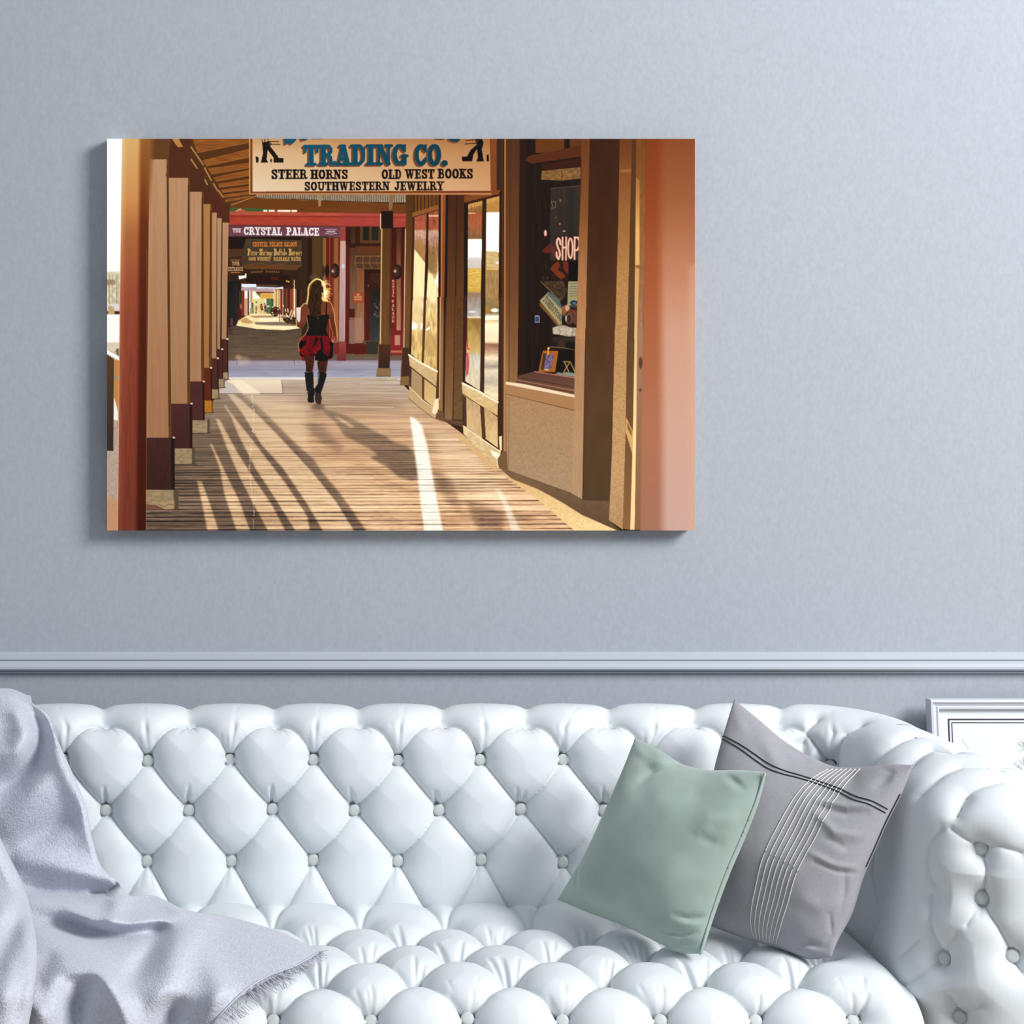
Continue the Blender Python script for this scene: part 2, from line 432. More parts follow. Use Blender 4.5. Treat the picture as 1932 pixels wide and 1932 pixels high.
# ---- base and feet
bm = bmesh.new(); add_box(bm, -.97, .97, -.45, .12, .09, .30, .01)
link('base_frame', bm_mesh('base_frame', bm), sofa, m_leather)
for sx in (-1, 1):
    x0_, x1_ = sorted((sx * 1.005, sx * 1.275))
    # skirt below the wrapped arm
    s_ = np.linspace(.98, S_MAX, 110); bx = np.interp(s_, ls, Bh[:, 0]) * sx; by = np.interp(s_, ls, Bh[:, 1])
    Pk = np.stack([np.stack([bx, by, np.full_like(bx, z)], -1) for z in (.335, .09)], 1)
    link('arm_skirt', grid_mesh('arm_skirt', Pk, flip=(sx > 0)), sofa, m_leather)
for x, y in ((-1.12, -.38), (1.12, -.38), (-1.05, .04), (1.05, .04)):
    bm = bmesh.new(); n = 16
    prev = None
    for r, z in ((.022, 0.0), (.024, .01), (.03, .04), (.036, .075), (.038, .095)):
        ring = [bm.verts.new((x + r * math.cos(6.2832 * i / n), y + r * math.sin(6.2832 * i / n), z)) for i in range(n)]
        if prev:
            for i in range(n): bm.faces.new((prev[i], prev[(i + 1) % n], ring[(i + 1) % n], ring[i]))
        else: bm.faces.new(ring[::-1])
        prev = ring
    bm.faces.new(prev)
    me = bm_mesh('leg', bm); smooth(me); link('leg', me, sofa, m_wood)
# ------------------------------------------------------------------ cushions
def curve_pts(pts, Y0, Y1, n, bow=0.0):
    """px polyline + depths -> n smooth 3D points"""
    p = np.array(pts, float); l = np.concatenate([[0], np.cumsum(np.hypot(*np.diff(p, axis=0).T))]); l /= l[-1]
    t = np.linspace(0, 1, n)
    x, y = cr(t, l, p[:, 0]), cr(t, l, p[:, 1])
    Y = Y0 + (Y1 - Y0) * t + bow * np.sin(np.pi * t)
    k = (Y + CAM_D) / F_PX
    return np.stack([(x - VPX) * k, Y, CAM_Z - (y - VPY) * k], -1)
def coons(top, bot, left, right):
    """top/bot run left to right, left/right run top to bottom -> (nu, nv, 3)"""
    nu, nv = len(top), len(left); u = np.linspace(0, 1, nu)[:, None, None]; v = np.linspace(0, 1, nv)[None, :, None]
    a = top[:, None] * (1 - v) + bot[:, None] * v
    b = left[None] * (1 - u) + right[None] * u
    c = (top[0] * (1 - u) + top[-1] * u) * (1 - v) + (bot[0] * (1 - u) + bot[-1] * u) * v
    return a + b - c
def vnoise(x, y, seed=0):
    r = np.random.default_rng(seed); T = r.uniform(-1, 1, (64, 64))
    xi, yi = np.floor(x).astype(int), np.floor(y).astype(int); fx, fy = x - xi, y - yi
    fx, fy = fx * fx * (3 - 2 * fx), fy * fy * (3 - 2 * fy)
    g = lambda a, b: T[a % 64, b % 64]
    return (g(xi, yi) * (1 - fx) + g(xi + 1, yi) * fx) * (1 - fy) + (g(xi, yi + 1) * (1 - fx) + g(xi + 1, yi + 1) * fx) * fy
def fold_field(QX, QY, folds):
    h = np.zeros(QX.shape)
    for pts, w, g in folds:
        best = np.full(QX.shape, 1e9); tt = np.zeros(QX.shape); n = len(pts) - 1
        for i in range(n):
            (ax, ay), (bx, by) = pts[i], pts[i + 1]; L = max((bx - ax) ** 2 + (by - ay) ** 2, 1e-9)
            t = np.clip(((QX - ax) * (bx - ax) + (QY - ay) * (by - ay)) / L, 0, 1)
            d = np.hypot(QX - ax - t * (bx - ax), QY - ay - t * (by - ay))
            m = d < best; best[m] = d[m]; tt[m] = ((i + t) / n)[m]
        h += g * np.exp(-(best / w) ** 2) * (0.35 + 0.65 * np.sin(np.pi * np.clip(tt * .9 + .05, 0, 1)))
    return h
NP = 150
def cushion(name, edges, thick, m, folds, seed):
    top, bot, left, right = edges
    G = coons(top, bot, left, right); nu, nv = G.shape[:2]
    u = np.linspace(-1, 1, nu)[:, None]; v = np.linspace(-1, 1, nv)[None, :]
    N = np.cross(np.gradient(G, axis=0), np.gradient(G, axis=1)); N /= np.linalg.norm(N, axis=2, keepdims=True)
    if N[nu // 2, nv // 2, 1] > 0: N = -N
    N = N[nu // 2, nv // 2] * .6 + N * .4
    env = ((1 - np.abs(u) ** 2.4) * (1 - np.abs(v) ** 2.4)); T = thick * np.maximum(env, 0) ** .55
    X, Y = project(G)
    f = fold_field(X, Y, folds) * np.minimum(1, env * 6) + .0035 * vnoise(X / 64, Y / 80, seed) * np.minimum(1, env * 4) + .0007 * vnoise(X / 27, Y / 31, seed + 1) * np.minimum(1, env * 4)
    front = G + N * (T * 1.0 + f)[..., None]
    back = G - N * (T * 1.0)[..., None]
    root = empty(name, tuple(G[nu // 2, -1])); cushion.plain = G + N * T[..., None]
    # one closed cover: front and back sheets share the seam
    i1 = np.arange(nu * nv).reshape(nu, nv); i2 = i1 + nu * nv
    edge = np.zeros((nu, nv), bool); edge[0] = edge[-1] = True; edge[:, 0] = edge[:, -1] = True
    i2m = np.where(edge, i1, i2)
    def quads(i, fl):
        a, b, c, d = i[:-1, :-1], i[1:, :-1], i[1:, 1:], i[:-1, 1:]
        return np.stack([a, b, c, d] if fl else [a, d, c, b], -1).reshape(-1, 4)
    me = bpy.data.meshes.new('cover'); V_ = np.vstack([front.reshape(-1, 3), back.reshape(-1, 3)])
    Q = np.vstack([quads(i1, False), quads(i2m, True)])
    me.from_pydata(V_.tolist(), [], Q.tolist()); me.validate()
    bm = bmesh.new(); bm.from_mesh(me); bmesh.ops.delete(bm, geom=[q for q in bm.verts if not q.link_faces], context='VERTS')
    bmesh.ops.recalc_face_normals(bm, faces=bm.faces); bm.to_mesh(me); bm.free(); smooth(me)
    put(link('cover', me, None, m), root)
    return root, front, G, N
def tube_mesh(name, paths, r, sides=6):
    vs, fs = [], []
    for P in paths:
        P = np.asarray(P); t = np.gradient(P, axis=0); t /= np.maximum(np.linalg.norm(t, axis=1, keepdims=True), 1e-9)
        up = np.where(np.abs(t[:, 2:3]) > .9, np.array([[1., 0, 0]]), np.array([[0, 0, 1.]]))
        a = np.cross(t, up); a /= np.maximum(np.linalg.norm(a, axis=1, keepdims=True), 1e-9); b = np.cross(t, a)
        o = len(vs); rr = r if np.ndim(r) else np.full(len(P), r)
        for k in range(len(P)):
            for s in range(sides):
                an = 2 * math.pi * s / sides; vs.append(tuple(P[k] + rr[k] * (a[k] * math.cos(an) + b[k] * math.sin(an))))
        for k in range(len(P) - 1):
            for s in range(sides):
                s2 = (s + 1) % sides; fs.append((o + k * sides + s, o + k * sides + s2, o + (k + 1) * sides + s2, o + (k + 1) * sides + s))
        fs.append(tuple(o + s for s in range(sides))[::-1]); fs.append(tuple(o + (len(P) - 1) * sides + s for s in range(sides)))
    me = bpy.data.meshes.new(name); me.from_pydata(vs, [], fs); me.validate(); smooth(me); return me
def on_surface(front, N, pts, lift=.001, n=90, plain=None):
    """smooth 3D line that runs over a sheet through given photo points"""
    X, Y = project(front if plain is None else plain); ij = []
    for x, y in pts:
        k = np.argmin((X - x) ** 2 + (Y - y) ** 2); i, j = np.unravel_index(k, X.shape)
        i = int(np.clip(i, 1, X.shape[0] - 2)); j = int(np.clip(j, 1, X.shape[1] - 2))
        J = np.array([[(X[i + 1, j] - X[i - 1, j]) / 2, (X[i, j + 1] - X[i, j - 1]) / 2], [(Y[i + 1, j] - Y[i - 1, j]) / 2, (Y[i, j + 1] - Y[i, j - 1]) / 2]])
        try: d = np.linalg.solve(J, [x - X[i, j], y - Y[i, j]])
        except Exception: d = np.zeros(2)
        ij.append((i + np.clip(d[0], -1, 1), j + np.clip(d[1], -1, 1)))
    ij = np.array(ij); l = np.concatenate([[0], np.cumsum(np.hypot(*np.diff(ij, axis=0).T))]); t = np.linspace(0, l[-1], n)
    dg = 5 if len(ij) > 12 else 7; tn = l / l[-1]
    pi, pj = np.polyfit(tn, ij[:, 0], dg), np.polyfit(tn, ij[:, 1], dg)
    if len(ij) > 7: ij = np.stack([np.polyval(pi, tn), np.polyval(pj, tn)], 1)
    I = np.clip(cr(t, l, ij[:, 0]), 0, front.shape[0] - 1.001); J = np.clip(cr(t, l, ij[:, 1]), 0, front.shape[1] - 1.001)
    i0, j0 = I.astype(int), J.astype(int); fi, fj = (I - i0)[:, None], (J - j0)[:, None]
    S = front + N * lift
    return (S[i0, j0] * (1 - fi) + S[i0 + 1, j0] * fi) * (1 - fj) + (S[i0, j0 + 1] * (1 - fi) + S[i0 + 1, j0 + 1] * fi) * fj

m_green = mat('green_velvet', srgb(154, 171, 164), 0.85, spec=0.08, sheen=0.3, var=(11, 0.13), bump=(700, .1, .0006))
m_grey = mat('grey_cotton', srgb(156, 155, 161), 0.9, spec=0.1, var=(260, 0.05), bump=(1200, .25, .0005))
m_wht = mat('white_thread', srgb(214, 214, 208), 0.8)
m_dark = mat('dark_thread', srgb(44, 48, 58), 0.8)

YG = dict(TL=-.075, TR=-.30, BL=-.10, BR=-.335)
g_edges = (curve_pts([(1198, 1392), (1240, 1412), (1292, 1443), (1345, 1453), (1400, 1453), (1447, 1457)], YG['TL'], YG['TR'], NP),
           curve_pts([(1052, 1697), (1110, 1722), (1180, 1748), (1240, 1778), (1285, 1798), (1325, 1800)], YG['BL'], YG['BR'], NP, -.012),
           curve_pts([(1198, 1392), (1178, 1450), (1148, 1522), (1112, 1602), (1052, 1697)], YG['TL'], YG['BL'], NP, -.05),
           curve_pts([(1447, 1457), (1432, 1505), (1404, 1575), (1372, 1650), (1345, 1728), (1325, 1800)], YG['TR'], YG['BR'], NP))
g_folds = [([(1312, 1446), (1275, 1455), (1245, 1470), (1232, 1482)], 9, -.006), ([(1245, 1452), (1300, 1437)], 9, .004), ([(1200, 1405), (1235, 1440)], 9, .003),
           ([(1230, 1425), (1240, 1465), (1225, 1490)], 14, -.004), ([(1385, 1470), (1410, 1490)], 8, -.004), ([(1397, 1552), (1365, 1560), (1345, 1580)], 13, .004),
           ([(1370, 1600), (1340, 1590)], 10, -.003), ([(1342, 1730), (1315, 1737), (1295, 1733)], 6, -.006), ([(1335, 1745), (1300, 1752)], 6, .004),
           ([(1322, 1762), (1295, 1768), (1265, 1762)], 5, -.006), ([(1320, 1783), (1290, 1782), (1265, 1790)], 5, -.006), ([(1100, 1630), (1105, 1680)], 6, -.004),
           ([(1080, 1690), (1160, 1640)], 22, .004)]
green, gf, gG, gN = cushion('throw_pillow', g_edges, .052, m_green, g_folds, 3)
tag(green, 'sage green velvet throw pillow leaning on the white tufted sofa back', 'pillow')
put(link('seam', tube_mesh('seam', [g_edges[3] - np.array([.004, .003, 0])], .0016), None, m_green), green)

YR = dict(TL=-.03, TR=-.31, BL=-.16, BR=-.345)
r_edges = (curve_pts([(1385, 1320), (1425, 1352), (1480, 1398), (1530, 1428), (1575, 1446), (1625, 1447), (1680, 1442), (1723, 1443)], YR['TL'], YR['TR'], NP),
           curve_pts([(1312, 1735), (1370, 1758), (1430, 1778), (1475, 1792), (1530, 1810), (1568, 1806)], YR['BL'], YR['BR'], NP, -.01),
           curve_pts([(1385, 1320), (1365, 1385), (1347, 1455), (1325, 1590), (1312, 1735)], YR['TL'], YR['BL'], NP, -.05),
           curve_pts([(1723, 1443), (1702, 1495), (1674, 1550), (1652, 1600), (1630, 1650), (1606, 1725), (1580, 1775), (1568, 1806)], YR['TR'], YR['BR'], NP))
def Z4(x, y): return (1300 + x / 3.057, 1280 + y / 3.057)
def Z4s(L): return [Z4(*p) for p in L]
r_folds = [(Z4s([(520, 380), (600, 400), (690, 470)]), 9, -0.0062), (Z4s([(450, 400), (500, 470), (560, 560)]), 14, 0.0043), (Z4s([(250, 180), (330, 330)]), 12, 0.0031),
           (Z4s([(1130, 520), (1190, 560), (1120, 640)]), 9, -0.0050), (Z4s([(1220, 520), (1200, 620)]), 9, 0.0031), (Z4s([(980, 520), (960, 640)]), 14, -0.0025),
           (Z4s([(800, 760), (960, 780), (1080, 760)]), 7, 0.0037), (Z4s([(830, 800), (960, 820), (1050, 800)]), 7, -0.0037), (Z4s([(800, 840), (900, 930), (1000, 930)]), 8, 0.0037),
           (Z4s([(850, 960), (940, 1000), (1010, 960)]), 8, -0.0037), (Z4s([(760, 1050), (880, 1110), (980, 1110)]), 7, 0.0043), (Z4s([(780, 1090), (900, 1135), (990, 1130)]), 5, -0.0043),
           (Z4s([(930, 1140), (920, 1250), (900, 1350)]), 5, -0.0025), (Z4s([(845, 1380), (840, 1490), (800, 1550)]), 4, -0.0037), (Z4s([(640, 1560), (720, 1540), (800, 1560)]), 6, -0.0056),
           (Z4s([(620, 1590), (700, 1570), (780, 1590)]), 6, 0.0050), (Z4s([(560, 1570), (640, 1600)]), 8, 0.0031), (Z4s([(700, 1300), (800, 1340), (900, 1310)]), 14, 0.0025), (Z4s([(230, 700), (420, 620), (560, 590)]), 20, -0.0025)]
grey, rf, rG, rN = cushion('throw_pillow', r_edges, .050, m_grey, r_folds, 9); rP = cushion.plain
tag(grey, 'grey cotton throw pillow with white stripes and two dark lines near the arm', 'pillow')
lf = Z4s([(700, 592), (640, 645), (560, 765), (500, 880), (440, 1010), (380, 1180), (357, 1320), (372, 1490)])
rt = Z4s([(985, 520), (925, 580), (865, 660), (790, 800), (715, 935), (640, 1090), (585, 1215), (545, 1370), (502, 1535)])
def resample(p, n):
    p = np.array(p); l = np.concatenate([[0], np.cumsum(np.hypot(*np.diff(p, axis=0).T))]); t = np.linspace(0, l[-1], n)
    return np.stack([np.interp(t, l, p[:, 0]), np.interp(t, l, p[:, 1])], 1)
lf = Z4s([(880, 518), (790, 545)]) + lf if False else Z4s([(800, 520), (745, 560)]) + lf
A_, B_ = resample(lf, 14), resample(rt, 14)
for k in range(8):
    f = k / 7
    pts = A_ * (1 - f) + B_ * f
    put(link('white_stripe', tube_mesh('white_stripe', [on_surface(rf, rN, pts, plain=rP)], .00075, 5), None, m_wht), grey)
for L in ([(180, 338), (300, 385), (400, 450), (480, 503), (570, 546), (620, 546), (760, 593), (860, 638), (980, 678), (1060, 713), (1148, 755)],
          [(178, 361), (290, 405), (390, 473), (470, 526), (560, 566), (620, 562), (750, 609), (850, 655), (960, 695), (1050, 735), (1136, 776)]):
    put(link('dark_stripe', tube_mesh('dark_stripe', [on_surface(rf, rN, Z4s(L), plain=rP)], .0010, 5), None, m_dark), grey)
put(link('seam', tube_mesh('seam', [r_edges[3][22:80] + np.array([-.003, -.003, 0])], .0009), None, m_dark), grey)

# ------------------------------------------------------------------ wool blanket
m_blanket = mat('grey_wool', srgb(196, 199, 211), 0.95, spec=0.04, sheen=0.3, var=(190, 0.10), bump=(300, .7, .003))
m_fringe = mat('wool_fringe', srgb(184, 186, 199), 0.95, spec=0.05)
def drape_Y(x, y):
    """depth of the cloth for a photo position: over the roll, down the back, along the seat, over the front"""
    back = np.interp(y, [1290, 1322, 1345, 1375, 1420, 1500, 1700], [.07, .045, .012, -.012, -.030, -.034, -.036])
    seat = (1.52 - .462) * F_PX / (np.maximum(y, 1500) - VPY) - CAM_D
    k = 60.0; Yb = -np.log(np.exp(-k * back) + np.exp(-k * seat)) / k
    front = -.505 - .00012 * np.maximum(y - 1880, 0)
    return np.log(np.exp(k * Yb) + np.exp(k * front)) / k
def Z1(L): return [(x / 2.714, 1220 + y / 2.714) for x, y in L]
b_folds = [(Z1([(150, 330), (205, 400), (215, 490), (170, 600), (90, 680), (-20, 740)]), 13, -.030), (Z1([(-60, 580), (70, 540), (125, 470), (110, 400)]), 17, .022),
           (Z1([(-60, 300), (60, 310), (140, 370)]), 13, .010), (Z1([(255, 480), (320, 620), (400, 800), (460, 980)]), 13, .010),
           (Z1([(380, 820), (340, 880), (220, 950), (60, 1020)]), 13, -.012), (Z1([(300, 640), (180, 760), (60, 900)]), 24, .014),
           (Z1([(120, 1100), (300, 1130), (450, 1160), (560, 1190)]), 15, .016),
           (Z1([(604, 1185), (596, 1225), (540, 1262), (470, 1265)]), 5.5, -.030), (Z1([(590, 1235), (470, 1262), (300, 1275), (130, 1255)]), 9, -.018),
           (Z1([(560, 1400), (600, 1330), (610, 1250)]), 9, .018), (Z1([(160, 1300), (330, 1330), (480, 1398), (650, 1412), (850, 1395), (940, 1340)]), 10, .016),
           (Z1([(650, 1290), (760, 1300), (860, 1310)]), 14, -.008), (Z1([(180, 1400), (330, 1440), (480, 1480), (640, 1490), (800, 1440)]), 13, -.014),
           (Z1([(220, 1540), (400, 1560), (540, 1590)]), 14, .006), (Z1([(1010, 1400), (950, 1480), (900, 1600), (860, 1750)]), 24, .014),
           (Z1([(860, 1400), (790, 1520), (700, 1660), (620, 1760)]), 15, -.013), (Z1([(200, 1720), (330, 1645), (500, 1660), (600, 1760), (650, 1932)]), 15, .016),
           (Z1([(440, 1740), (400, 1830), (390, 2000)]), 15, -.014), (Z1([(900, 1780), (880, 1880), (860, 2000)]), 17, -.012), (Z1([(1060, 1600), (1130, 1740), (1060, 1900)]), 16, .009),
           (Z1([(1000, 1370), (1200, 1420), (1400, 1470)]), 16, -.004), (Z1([(200, 1800), (240, 1960)]), 18, .008), (Z1([(260, 1600), (200, 1700), (205, 1800)]), 10, -.010)]
def sheet(top, bot, left, right, extra, nu, nv, folds, amp):
    c2 = lambda pts, n: np.stack([cr(np.linspace(0, 1, n), resample_l(pts), np.array(pts, float)[:, 0]), cr(np.linspace(0, 1, n), resample_l(pts), np.array(pts, float)[:, 1]), np.zeros(n)], -1)
    G = coons(c2(top, nu), c2(bot, nu), c2(left, nv), c2(right, nv))
    return G[..., 0], G[..., 1]
def resample_l(pts):
    p = np.array(pts, float); l = np.concatenate([[0], np.cumsum(np.hypot(*np.diff(p, axis=0).T))]); return l / l[-1]
NU, NV = 330, 330
bx_, by_ = sheet([(-260, 1300), (-120, 1302), (0, 1317), (35, 1320), (62, 1332)],
                 [(-260, 2060), (-60, 2060), (150, 2060), (300, 2035), (390, 1945), (425, 1905), (460, 1872), (500, 1845), (560, 1822), (606, 1795)],
                 [(-260, 1300), (-260, 1500), (-260, 1700), (-260, 2060)],
                 [(62, 1332), (85, 1352), (100, 1378), (122, 1425), (140, 1465), (163, 1525), (176, 1590), (195, 1640), (224, 1664), (240, 1686), (290, 1690), (345, 1714), (450, 1734), (525, 1757), (606, 1795)], None, NU, NV, None, None)
Yc = drape_Y(bx_, by_); lean = ss(1640, 1740, by_)
def soften(a, n):
    for _ in range(n):
        p = np.pad(a, 1, 'edge'); a = (p[:-2, 1:-1] + p[2:, 1:-1] + p[1:-1, :-2] + p[1:-1, 2:] + 2 * a) / 6
    return a
sharp = fold_field(bx_, by_, [f for f in b_folds if f[1] < 7])
fold = soften(fold_field(bx_, by_, [(p, w * 1.3, g * 2.0) for p, w, g in b_folds if w > 7]), 45) + soften(sharp, 4)
uu, vv = np.linspace(0, 1, NU)[:, None], np.linspace(0, 1, NV)[None, :]
edge = np.minimum((1 - uu) * 40, 1) ** .6
Yd = Yc - (fold + .012 + .0035 * vnoise(bx_ / 60, by_ / 70, 5)) * (1 + 1.1 * lean) * (.3 + .7 * edge)
K_ = (Yd + CAM_D) / F_PX
BP = np.stack([(bx_ - VPX) * K_, Yd, CAM_Z - (by_ - VPY) * K_], -1)
# carry the cloth over the roll and down behind it
rows = []
for i, (dy, z) in enumerate([(.19, .62), (.185, .68), (.17, .73), (.14, .76), (.10, .768)]):
    r = BP[:, 0].copy(); r[:, 0] *= (dy + CAM_D) / (r[:, 1] + CAM_D) * 1.01; r[:, 1] = dy + .004 * np.sin(r[:, 0] * 30); r[:, 2] = np.minimum(z, BP[:, 0, 2] + (z - .768) ) if i < 4 else BP[:, 0, 2] + .002
    rows.append(r)
BPx = np.concatenate([np.stack(rows, 1), BP], 1)
blanket = tag(empty('throw_blanket', (-.35, -.2, .45)), 'soft grey wool blanket draped over left of white sofa back and seat', 'blanket')
def cloth_obj(name, P, flip=False):
    me = grid_mesh(name, P, flip=flip); o = link(name, me, None, m_blanket)
    md = o.modifiers.new('thick', 'SOLIDIFY'); md.thickness = .006; md.offset = -1
    return o
put(cloth_obj('cloth', BPx, True), blanket)
# front lobe: the second layer that comes forward at the left
edge_pts = [(-60, 1500), (-20, 1552), (0, 1580), (22, 1624), (46, 1672), (62, 1734), (71, 1795), (66, 1865), (55, 1932), (40, 2050)]
lx, ly = sheet([(-260, 1440), (-160, 1460), (-60, 1500)], [(-260, 2070), (-100, 2070), (40, 2050)], [(-260, 1440), (-260, 1750), (-260, 2070)], edge_pts, None, 150, 200, None, None)
u2 = np.linspace(0, 1, 150)[:, None] * np.ones((1, 200))
d_edge = np.clip((1 - u2) * (lx[-1][None] + 260) / 34, 0, 1); roll = 1 - np.sqrt(np.maximum(1 - (1 - d_edge) ** 2, 0))
l_folds = [(Z1([(-40, 1640), (40, 1500), (90, 1390), (110, 1300)]), 15, -.014), (Z1([(-40, 1300), (40, 1340), (70, 1250)]), 18, .010), (Z1([(150, 1400), (165, 1600), (150, 1800)]), 12, .006), (Z1([(20, 1800), (60, 1640), (110, 1500)]), 16, .008), (Z1([(80, 1932), (100, 1800), (130, 1700)]), 9, -.005)]
Yl = drape_Y(lx, ly) - .135 + roll * .07 - soften(fold_field(lx, ly, [(p, w * 1.3, g * 1.6) for p, w, g in l_folds]), 30) * 2.4
Kl = (Yl + CAM_D) / F_PX
put(cloth_obj('folded_layer', np.stack([(lx - VPX) * Kl, Yl, CAM_Z - (ly - VPY) * Kl], -1), True), blanket)
# hem cord and fringe
hem = [on_surface(BP, np.zeros_like(BP), [(604, 1795), (560, 1821), (500, 1844), (460, 1871), (426, 1904), (395, 1940)], 0, 80) + np.array([0, -.003, .001])]
put(link('hem', tube_mesh('hem', hem, .0014), None, m_fringe), blanket)
fr = []
H0 = hem[0]
for k in range(150):
    i = int(np.clip(random.betavariate(.75, 1.3) * 79, 0, 79)); p = H0[i]; near = i < 26
    L = random.uniform(.008, .019) if near else random.uniform(.018, .036)
    ang = random.gauss(-.75, .45) if near else random.gauss(-1.0, .3)
    q = p + np.array([math.cos(ang) * L, -.004, math.sin(ang) * L * .7]); m_ = (p + q) / 2 + np.array([random.uniform(-.003, .003), -.006, random.uniform(-.001, .003)])
    t = np.linspace(0, 1, 6)[:, None]; fr.append((1 - t) ** 2 * p + 2 * t * (1 - t) * m_ + t * t * q)
fo = link('fringe', tube_mesh('fringe', fr, .00055, 4), None, m_fringe); put(fo, blanket); fo['kind'] = 'stuff'

# ------------------------------------------------------------------ framed drawing behind the sofa
m_frame = mat('silver_frame', srgb(198, 201, 209), 0.4, spec=0.5)
m_mat = mat('white_mount', srgb(214, 219, 221), 0.8)
m_ink = mat('dark_ink', srgb(40, 40, 62), 0.7)
m_pencil = mat('pencil_line', srgb(182, 189, 194), 0.8)
FY = WALL - .034
fx0, fz1 = px(1746, 1317, FY)[0], px(1746, 1317, FY)[2]
FWd, FHt, LEAN = .50, fz1 / math.cos(.12), .12
pic = tag(empty('framed_picture', (fx0, FY - math.sin(LEAN) * FHt, 0)), 'framed tree sketch on white mount leaning against the wall behind the arm', 'picture')
pic.rotation_euler = (-LEAN, 0, 0)
def fbox(name, x0, x1, y0, y1, z0, z1, m, parent=pic, bev=0):
    bm = bmesh.new(); add_box(bm, x0, x1, y0, y1, z0, z1, bev); return link(name, bm_mesh(name, bm), parent, m)
u = 1 / 1030.0
bm = bmesh.new(); fw = 20 * u
prof = [(0, .0), (0, -.020), (.0015, -.024), (.005, -.0245), (.007, -.020), (.0125, -.017), (.0145, -.0195), (.0175, -.019), (fw, -.013), (fw, .0)]
cs = [(0, 0), (FWd, 0), (FWd, FHt), (0, FHt)]; ins = [(1, 1), (-1, 1), (-1, -1), (1, -1)]
rings = []
for (cx_, cz_), (ix, iz) in zip(cs, ins): rings.append([bm.verts.new((cx_ + ix * a, b, cz_ + iz * a)) for a, b in prof])
for k in range(4):
    A, B = rings[k], rings[(k + 1) % 4]
    for i in range(len(prof)): bm.faces.new((A[i], A[(i + 1) % len(prof)], B[(i + 1) % len(prof)], B[i]))
bmesh.ops.recalc_face_normals(bm, faces=bm.faces)
link('frame', bm_mesh('frame', bm), pic, m_frame)
sheet_ = fbox('mount', fw - .002, FWd - fw + .002, -.009, -.002, fw - .002, FHt - fw + .002, m_mat)
def rect_line(name, off, w, m):
    bm = bmesh.new(); a, b = off, off + w; X1, Z1_ = FWd - off, FHt - off
    for x0, x1, z0, z1 in ((a, X1, Z1_ - w, Z1_), (a, X1, a, b), (a, b, b, Z1_ - w), (X1 - w, X1, b, Z1_ - w)): add_box(bm, x0, x1, -.0097, -.0092, z0, z1)
    return link(name, bm_mesh(name, bm), sheet_, m)
rect_line('border_line', 37 * u, 2.6 * u, m_ink); rect_line('border_line', 43.5 * u, 1.4 * u, m_ink)
paths = []
rr = random.Random(5)
def twig(x, z, a, L, dep):
    pts = [(x, -.0096, z)]
    for _ in range(5):
        a += rr.uniform(-.45, .45); x += math.cos(a) * L / 5; z += math.sin(a) * L / 5; pts.append((x, -.0096, z))
    if all(.05 < p[0] < FWd - .05 and .05 < p[2] < FHt - .052 for p in pts): paths.append(np.array(pts))
    if dep > 0:
        for _ in range(2): twig(x, z, a + rr.uniform(-.9, .9), L * .72, dep - 1)
for x, z, L in ((.155, FHt - .21, .05), (.20, FHt - .25, .06), (.26, FHt - .25, .06), (.18, FHt - .17, .035), (.30, FHt - .20, .05), (.24, FHt - .16, .035)): twig(x, z, 1.57 + rr.uniform(-.3, .3), L, 5)
twig(.088, FHt - .115, 1.57, .03, 1); twig(.09, FHt - .10, -1.4, .03, 1)
for x in (.14, .165, .175, .205, .24, .29): paths.append(np.array([(x + rr.uniform(-.004, .004) * k, -.0096, FHt - .14 - .05 * k) for k in range(8)]))
link('pencil_drawing', tube_mesh('pencil_drawing', paths, .00024, 4), sheet_, m_pencil)
# ------------------------------------------------------------------ the printed picture (painted pixel by pixel from shapes)
PX0, PY0, PX1, PY1 = 202, 262, 1311, 1001
PW, PH = PX1 - PX0, PY1 - PY0
IMG = np.zeros((PH, PW, 3)); GX, GY = np.meshgrid(np.arange(PW) + PX0 + .5, np.arange(PH) + PY0 + .5)
ZN = {1: (190, 250, 5.222), 2: (560, 250, 5.222), 3: (930, 250, 4.954), 4: (190, 620, 4.954), 5: (560, 620, 4.954), 6: (930, 620, 4.954), 7: (425, 390, 10.733),
      8: (540, 500, 12.075), 9: (540, 640, 13.8), 10: (600, 390, 10.733), 11: (430, 530, 12.88), 12: (990, 420, 16.1), 13: (1000, 530, 10.17), 14: (760, 360, 9.66),
      15: (760, 560, 5.68), 16: (195, 500, 3.826), 17: (470, 255, 8.05), 18: (700, 255, 7.728), 0: (0, 0, 1)}
def zc(z, pts): ox, oy, s = ZN[z]; return [(ox + x / s, oy + y / s) for x, y in pts]
def blur(a, s):
    r = int(max(1, math.ceil(s * 2.6))); k = np.exp(-np.arange(-r, r + 1) ** 2 / (2 * s * s)); k /= k.sum()
    b = np.zeros_like(a); p = np.pad(a, ((r, r), (0, 0)), 'edge')
    for i, w in enumerate(k): b += w * p[i:i + a.shape[0]]
    c = np.zeros_like(a); p = np.pad(b, ((0, 0), (r, r)), 'edge')
    for i, w in enumerate(k): c += w * p[:, i:i + a.shape[1]]
    return c
SUB = 3
